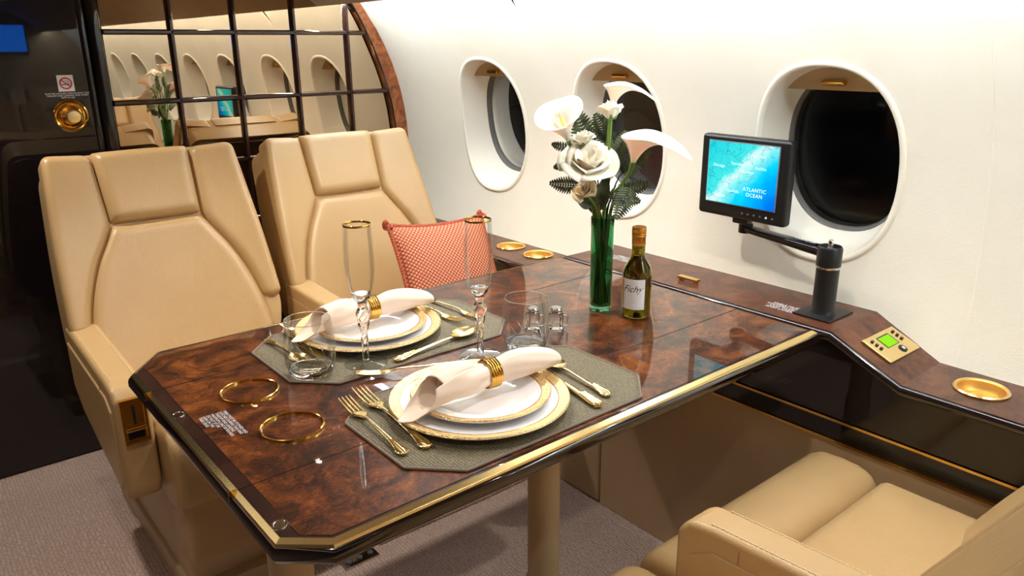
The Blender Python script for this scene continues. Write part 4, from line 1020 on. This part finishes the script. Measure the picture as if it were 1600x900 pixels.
def wrap_text(s_, size, ac, z, shear, mat):
    tx = text_mesh(s_, size, shear=shear); me_ = tx
    me_.fn(lambda x, y, q: (0.03235 * math.cos(ac + x / 0.032), 0.03235 * math.sin(ac + x / 0.032), z + y)); return me_.build('lettering', mat, bt, smooth=False)
wrap_text('Fichy', 0.021, a_c - 0.05, 0.068, 0.45, 'black_print')
wrap_text('- - - - - - - -\n- - - - - -', 0.005, a_c - 0.05, 0.040, 0, 'grey_print')

# ================================================================== VASE AND FLOWERS
vx, vy = 1.2005, 1.146
MB_v = MB().lathe([(0.0, 0.0), (0.0235, 0.0), (0.025, 0.002), (0.0252, 0.19), (0.026, 0.212), (0.0252, 0.2135), (0.0244, 0.212), (0.0236, 0.19), (0.0234, 0.016), (0.021, 0.012), (0.0, 0.011)], 56)
vs_ = MB_v.build('vase', 'glass_vase', None, ang=60); vs_.location = (vx, vy, 0.0008); tag(vs_, 'tall green glass cylinder vase holding the bouquet', 'vase')
vdir = Vector((vx, vy, 0)).normalized(); vright = Vector((vdir.y, -vdir.x, 0))
def FV(px, py, off=0.0):
    """point on the pixel's ray in the upright plane through the vase axis, moved off metres toward the viewer"""
    r = ray(px, py); D = math.hypot(vx, vy) - off; t_ = D / (r.x * vdir.x + r.y * vdir.y); return Vector((0, 0, CAMH)) + t_ * r
def stem_pts(top, n=14, lean=0.6):
    rnd = random.Random(int(top.x * 1e5)); bot = Vector((vx + rnd.uniform(-.013, .013), vy + rnd.uniform(-.013, .013), 0.016)); mouth = Vector((vx, vy, 0.205)) + Vector((max(-.014, min(.014, (top.x - vx) * .25)), max(-.014, min(.014, (top.y - vy) * .25)), 0))
    out = []
    for i in range(n):
        f = i / (n - 1)
        if f < 0.5: out.append(bot.lerp(mouth, f * 2))
        else:
            g = (f - 0.5) * 2; c1 = mouth + (mouth - bot).normalized() * (top - mouth).length * 0.5
            out.append((1 - g) ** 2 * mouth + 2 * g * (1 - g) * c1 + g * g * top)
    return out
def calla(label, base, axis, tip, Lc, Rc, curl=1.0, spad=True):
    t = thing('calla_lily', label, 'flower', tuple(base), 0, 'white calla lilies')
    z = V3(axis).normalized(); b = V3(tip); b = (b - z * b.dot(z)).normalized(); c = z.cross(b)
    rows = []; nt_, na = 26, 46
    for i in range(nt_):
        f = i / (nt_ - 1); row = []
        for k in range(na):
            ph = lerp(-pi * 1.08, pi * 1.08, k / (na - 1)); e = math.exp(-(ph / 0.85) ** 2); e2 = math.exp(-(ph / 0.30) ** 2)
            back = 1 - 0.25 * (1 - math.cos(ph)) / 2
            ax = Lc * f * (0.62 + 0.38 * (0.5 + 0.5 * math.cos(ph))) * 0.92
            rad = 0.0035 + Rc * (f ** 1.55) * (0.72 + 0.28 * back) + Rc * 0.30 * max(0, f - 0.8) / 0.2 * (0.3 + curl * e)
            rad += Rc * 0.75 * curl * e * f ** 4 + Rc * 0.45 * e2 * f ** 6 * curl
            ax += -Lc * 0.16 * curl * e * f ** 7 - Lc * 0.12 * curl * e2 * f ** 9
            sp_ = 1.0 + 0.06 * (ph / pi)                     # overlap of the two margins
            ca, sa = math.cos(ph), math.sin(ph) * (1.0 + 0.25 * f)
            row.append(z * ax + (b * ca + c * sa) * rad * sp_)
        rows.append(row)
    mb = MB(); mb.grid(rows); o = mb.build('spathe', 'petal_white', t, ang=85)
    md = o.modifiers.new('thickness', 'SOLIDIFY'); md.thickness = 0.0009
    MB().tube([z * q for q in (-0.02, -0.008, 0.0, 0.008, 0.016)], [0.0038, 0.0046, 0.0056, 0.0052, 0.004], 12).build('green_base', 'stem_green', t)
    if spad: MB().tube([z * (0.008 + Lc * 0.62 * q / 8) + b * 0.002 for q in range(9)], [0.003] * 7 + [0.0026, 0.0012], 10).build('spadix', 'spadix_yellow', t)
    sp_ = stem_pts(Vector(base) - z * 0.018); MB().tube([p for p in sp_], 0.0038, 9).build('stem', 'stem_green', t, world=True)
    return t
UP = Vector((0, 0, 1)); RT = vright; TO = -vdir
calla('calla lily at the upper left of the bouquet opening to the left', FV(889, 222, 0.01), UP * 0.85 - RT * 0.28 + TO * 0.30, -RT * 0.25 + UP * 0.9 - TO * 0.5, 0.092, 0.036, 0.5)
calla('calla lily at the top of the bouquet bending to the right', FV(957, 166, -0.02), UP * 0.9 + RT * 0.22 + TO * 0.05, RT * 1.0, 0.066, 0.024, 1.7)
calla('calla lily at the right of the bouquet with a long drooping lip', FV(988, 258, 0.02), UP * 0.95 + RT * 0.26 + TO * 0.12, RT * 0.95 + TO * 0.1, 0.092, 0.034, 1.5, False)

def rose(name, label, ctr, axis, Rr, mat, layers, group, stem_m='stem_green', hgt=1.2):
    t = thing(name, label, 'flower', tuple(ctr), 0, group); rnd = random.Random(label)
    z = V3(axis).normalized(); b = z.cross(Vector((0.3, 0.5, 0.1))).normalized(); c = z.cross(b)
    for li, (num, r_in, op_, hf) in enumerate(layers):
        for q in range(num):
            ph0 = 2 * pi * (q / num) + li * 0.9 + rnd.uniform(-.12, .12); wid = (2 * pi / num) * 0.62 + 0.2; rows = []; rj = rnd.uniform(0.88, 1.14); tj = rnd.uniform(-0.10, 0.16); sk = rnd.uniform(-0.2, 0.2)
            H_ = Rr * hgt * hf * rnd.uniform(0.93, 1.07)
            for i in range(9):
                f = i / 8; row = []
                for k in range(9):
                    u = -1 + k / 4; ph = ph0 + u * wid * (0.35 + 0.65 * min(1, f * 1.7)) * (1 - 0.25 * f ** 4)
                    rad = Rr * (0.08 + (r_in * rj - 0.08) * min(1, f * 2.2) ** 0.6 + (op_ + tj * (r_in > 0.3)) * f ** 2.2) + Rr * 0.10 * op_ * f ** 6 * 3 + Rr * 0.05 * math.sin(2.5 * u + li + q) * f * f
                    hh_ = H_ * (f - (0.26 * u * u + sk * u) * f ** 2 - 0.34 * op_ * f ** 3)
                    row.append(z * (hh_ - Rr * 0.45) + (b * math.cos(ph) + c * math.sin(ph)) * rad)
                rows.append(row)
            mb = MB(); mb.grid(rows); o = mb.build('petal', mat, t, ang=85)
            md = o.modifiers.new('thickness', 'SOLIDIFY'); md.thickness = 0.0008
    for q in range(5):
        ph = 2 * pi * q / 5; dr = b * math.cos(ph) + c * math.sin(ph); sd = b * -math.sin(ph) + c * math.cos(ph); bs = -z * Rr * 0.47
        MB().grid([[bs + dr * 0.003 - sd * 0.003, bs + dr * 0.003 + sd * 0.003], [bs + dr * Rr * 0.36 - sd * 0.005 + z * Rr * 0.10, bs + dr * Rr * 0.36 + sd * 0.005 + z * Rr * 0.10], [bs + dr * Rr * 0.55 - sd * 0.0008 + z * Rr * 0.45, bs + dr * Rr * 0.55 + sd * 0.0008 + z * Rr * 0.45]]).build('sepal', 'stem_green' if stem_m == 'stem_green' else 'fern_green', t)
    sp_ = stem_pts(Vector(ctr) - z * Rr * 0.45); MB().tube(sp_, 0.0030, 8).build('stem', stem_m, t, world=True)
    return t
bud = [(3, 0.16, 0.02, 1.0), (4, 0.34, 0.06, 0.98), (5, 0.50, 0.16, 0.92), (5, 0.58, 0.36, 0.82)]
openr = [(3, 0.20, 0.04, 0.95), (5, 0.36, 0.14, 0.95), (5, 0.50, 0.36, 0.88), (6, 0.56, 0.62, 0.74)]
rose('rose', 'large open white rose in the middle of the bouquet', FV(921, 255, 0.045), UP * 0.8 + TO * 0.5 + RT * 0.05, 0.046, 'petal_cream', openr, 'roses in the bouquet')
rose('rose', 'small white rose bud above the large open rose', FV(911, 219, 0.03), UP * 0.95 - RT * 0.2 + TO * 0.1, 0.024, 'petal_cream', bud, 'roses in the bouquet')
rose('rose', 'creamy white rose bud at the top of the bouquet', FV(955, 178, 0.02), UP, 0.026, 'petal_cream', bud, 'roses in the bouquet', hgt=1.5)
rose('rose', 'small peach rose low at the left of the bouquet', FV(914, 300, 0.045), UP * 0.7 + TO * 0.6 - RT * 0.25, 0.024, 'petal_peach', bud, 'roses in the bouquet')

def fern(label, base, tip, width, normal, droop=0.01, npair=13):
    base = V3(base); tip = V3(tip); t = thing('fern_frond', label, 'leaf', tuple(base), 0, 'fern fronds in the bouquet')
    ax = tip - base; Ln = ax.length; d_ = ax.normalized(); n_ = V3(normal); n_ = (n_ - d_ * n_.dot(d_)).normalized(); s_ = d_.cross(n_)
    P = lambda f: d_ * Ln * f + n_ * (-droop * 4 * (f - 0.5) ** 2 + droop)
    MB().tube([P(q / 10) for q in range(11)], [lerp(0.0014, 0.0005, q / 10) for q in range(11)], 6).build('midrib', 'stem_dark', t)
    rnd = random.Random(label)
    lf = MB()
    for q in range(npair):
        f = lerp(0.10, 0.97, q / (npair - 1)); ln = width * (math.sin(pi * min(1, 0.16 + 0.84 * f)) ** 0.75) * (1.06 - 0.3 * f) + 0.003
        for sd in (-1, 1):
            dr = (s_ * sd + d_ * 0.42).normalized(); sd2 = dr.cross(n_); wv = min(0.0062, Ln / npair * 0.46); p0 = P(f); nn_ = n_ * rnd.uniform(-0.25, 0.15)
            rows = []
            for i in range(6):
                g = i / 5; ww = wv * math.sin(pi * (0.14 + 0.86 * g)) ** 0.7 if g < 1 else 0.0004
                pc = p0 + dr * ln * g + nn_ * ln * g * g * 0.6
                rows.append([pc - sd2 * ww, pc + n_ * 0.0006, pc + sd2 * ww])
            lf.grid(rows)
    o = lf.build('leaflets', 'fern_green', t, ang=60)
    MB().tube(stem_pts(base), 0.0017, 6).build('stem', 'stem_dark', t, world=True)
    return t
fern('fern frond rising between the left lily and the top bud', FV(925, 238, -0.015), FV(898, 170, -0.02), 0.030, TO)
fern('fern frond behind the top rose bud', FV(955, 225, -0.03), FV(930, 178, -0.03), 0.026, TO)
fern('fern frond pointing left at the lower left of the bouquet', FV(913, 290, 0.02), FV(859, 286, 0.03), 0.020, TO)
fern('small fern frond poking out left beside the large rose', FV(900, 250, 0.0), FV(866, 262, -0.01), 0.012, TO, npair=9)
fern('small fern frond tip left of the upper lily base', FV(893, 232, -0.01), FV(863, 225, -0.02), 0.010, TO, npair=8)
fern('fern frond drooping at the lower right of the bouquet', FV(985, 290, 0.02), FV(962, 342, 0.05), 0.024, TO)
fern('fern frond under the right lily', FV(968, 275, 0.0), FV(1018, 228, -0.02), 0.020, TO)
fern('fern frond reaching right toward the window', FV(960, 300, -0.01), FV(1016, 286, -0.02), 0.018, TO)
fern('fern frond right of the large rose', FV(955, 268, -0.01), FV(978, 205, -0.03), 0.022, TO)
fern('fern frond below the large rose at the right', FV(948, 300, 0.02), FV(1000, 315, 0.02), 0.022, TO)
# broad leaf at the lower left
def leaf(label, base, tip, wd, normal):
    base = V3(base); tip = V3(tip); d_ = (tip - base); Ln = d_.length; d_.normalize(); n_ = V3(normal); n_ = (n_ - d_ * n_.dot(d_)).normalized(); s_ = d_.cross(n_)
    t = thing('rose_leaf', label, 'leaf', tuple(base), 0, 'broad leaves in the bouquet'); rows = []
    for i in range(13):
        f = i / 12; ww = wd * math.sin(pi * f ** 0.8) ** 0.8 if 0 < f < 1 else 0.0003
        rows.append([d_ * Ln * f + s_ * ww * u + n_ * (0.25 * ww * u * u + 0.006 * math.sin(pi * f)) for u in (-1, -0.5, 0, 0.5, 1)])
    MB().grid(rows).build('blade', 'fern_green', t, ang=80)
    MB().tube(stem_pts(base), 0.0016, 6).build('stem', 'stem_dark', t, world=True)
leaf('broad dark leaf below the small peach rose', FV(926, 322, 0.02), FV(897, 302, 0.04), 0.017, TO + UP * 0.3)
leaf('broad dark leaf just over the rim of the vase', FV(936, 330, 0.01), FV(948, 270, 0.02), 0.016, TO)
leaf('broad dark leaf behind the stems at the vase rim', FV(930, 335, -0.02), FV(925, 275, -0.01), 0.018, TO)

# ================================================================== FLOOR FITTINGS
trk = thing('seat_track', 'metal floor track fitting in the carpet under the table edge', 'floor track', (0.785, 1.61, -0.74))
MB().box((-0.05, -0.022, 0.0005), (0.05, 0.022, 0.006)).bev(0.002, 2).build('plate', 'chrome', trk)
for q in range(3): MB().lathe([(0.008, 0.006), (0.008, 0.009), (0.004, 0.010), (0, 0.010)], 14, (-0.032 + q * 0.032, 0.0, 0.0)).build('stud', 'seal_grey', trk)
rg = MB().tube([(x, 1.632 + 0.004 * math.sin(x * 9), -0.735) for x in [lerp(0.86, 1.42, q / 20) for q in range(21)]], 0.011, 8).build('carpet_ridge', 'carpet')
tag(rg, 'raised carpet covered ridge along the floor under the table', 'carpet')

# lift everything so that the floor is at height zero
for o in TOP: o.location.z += T
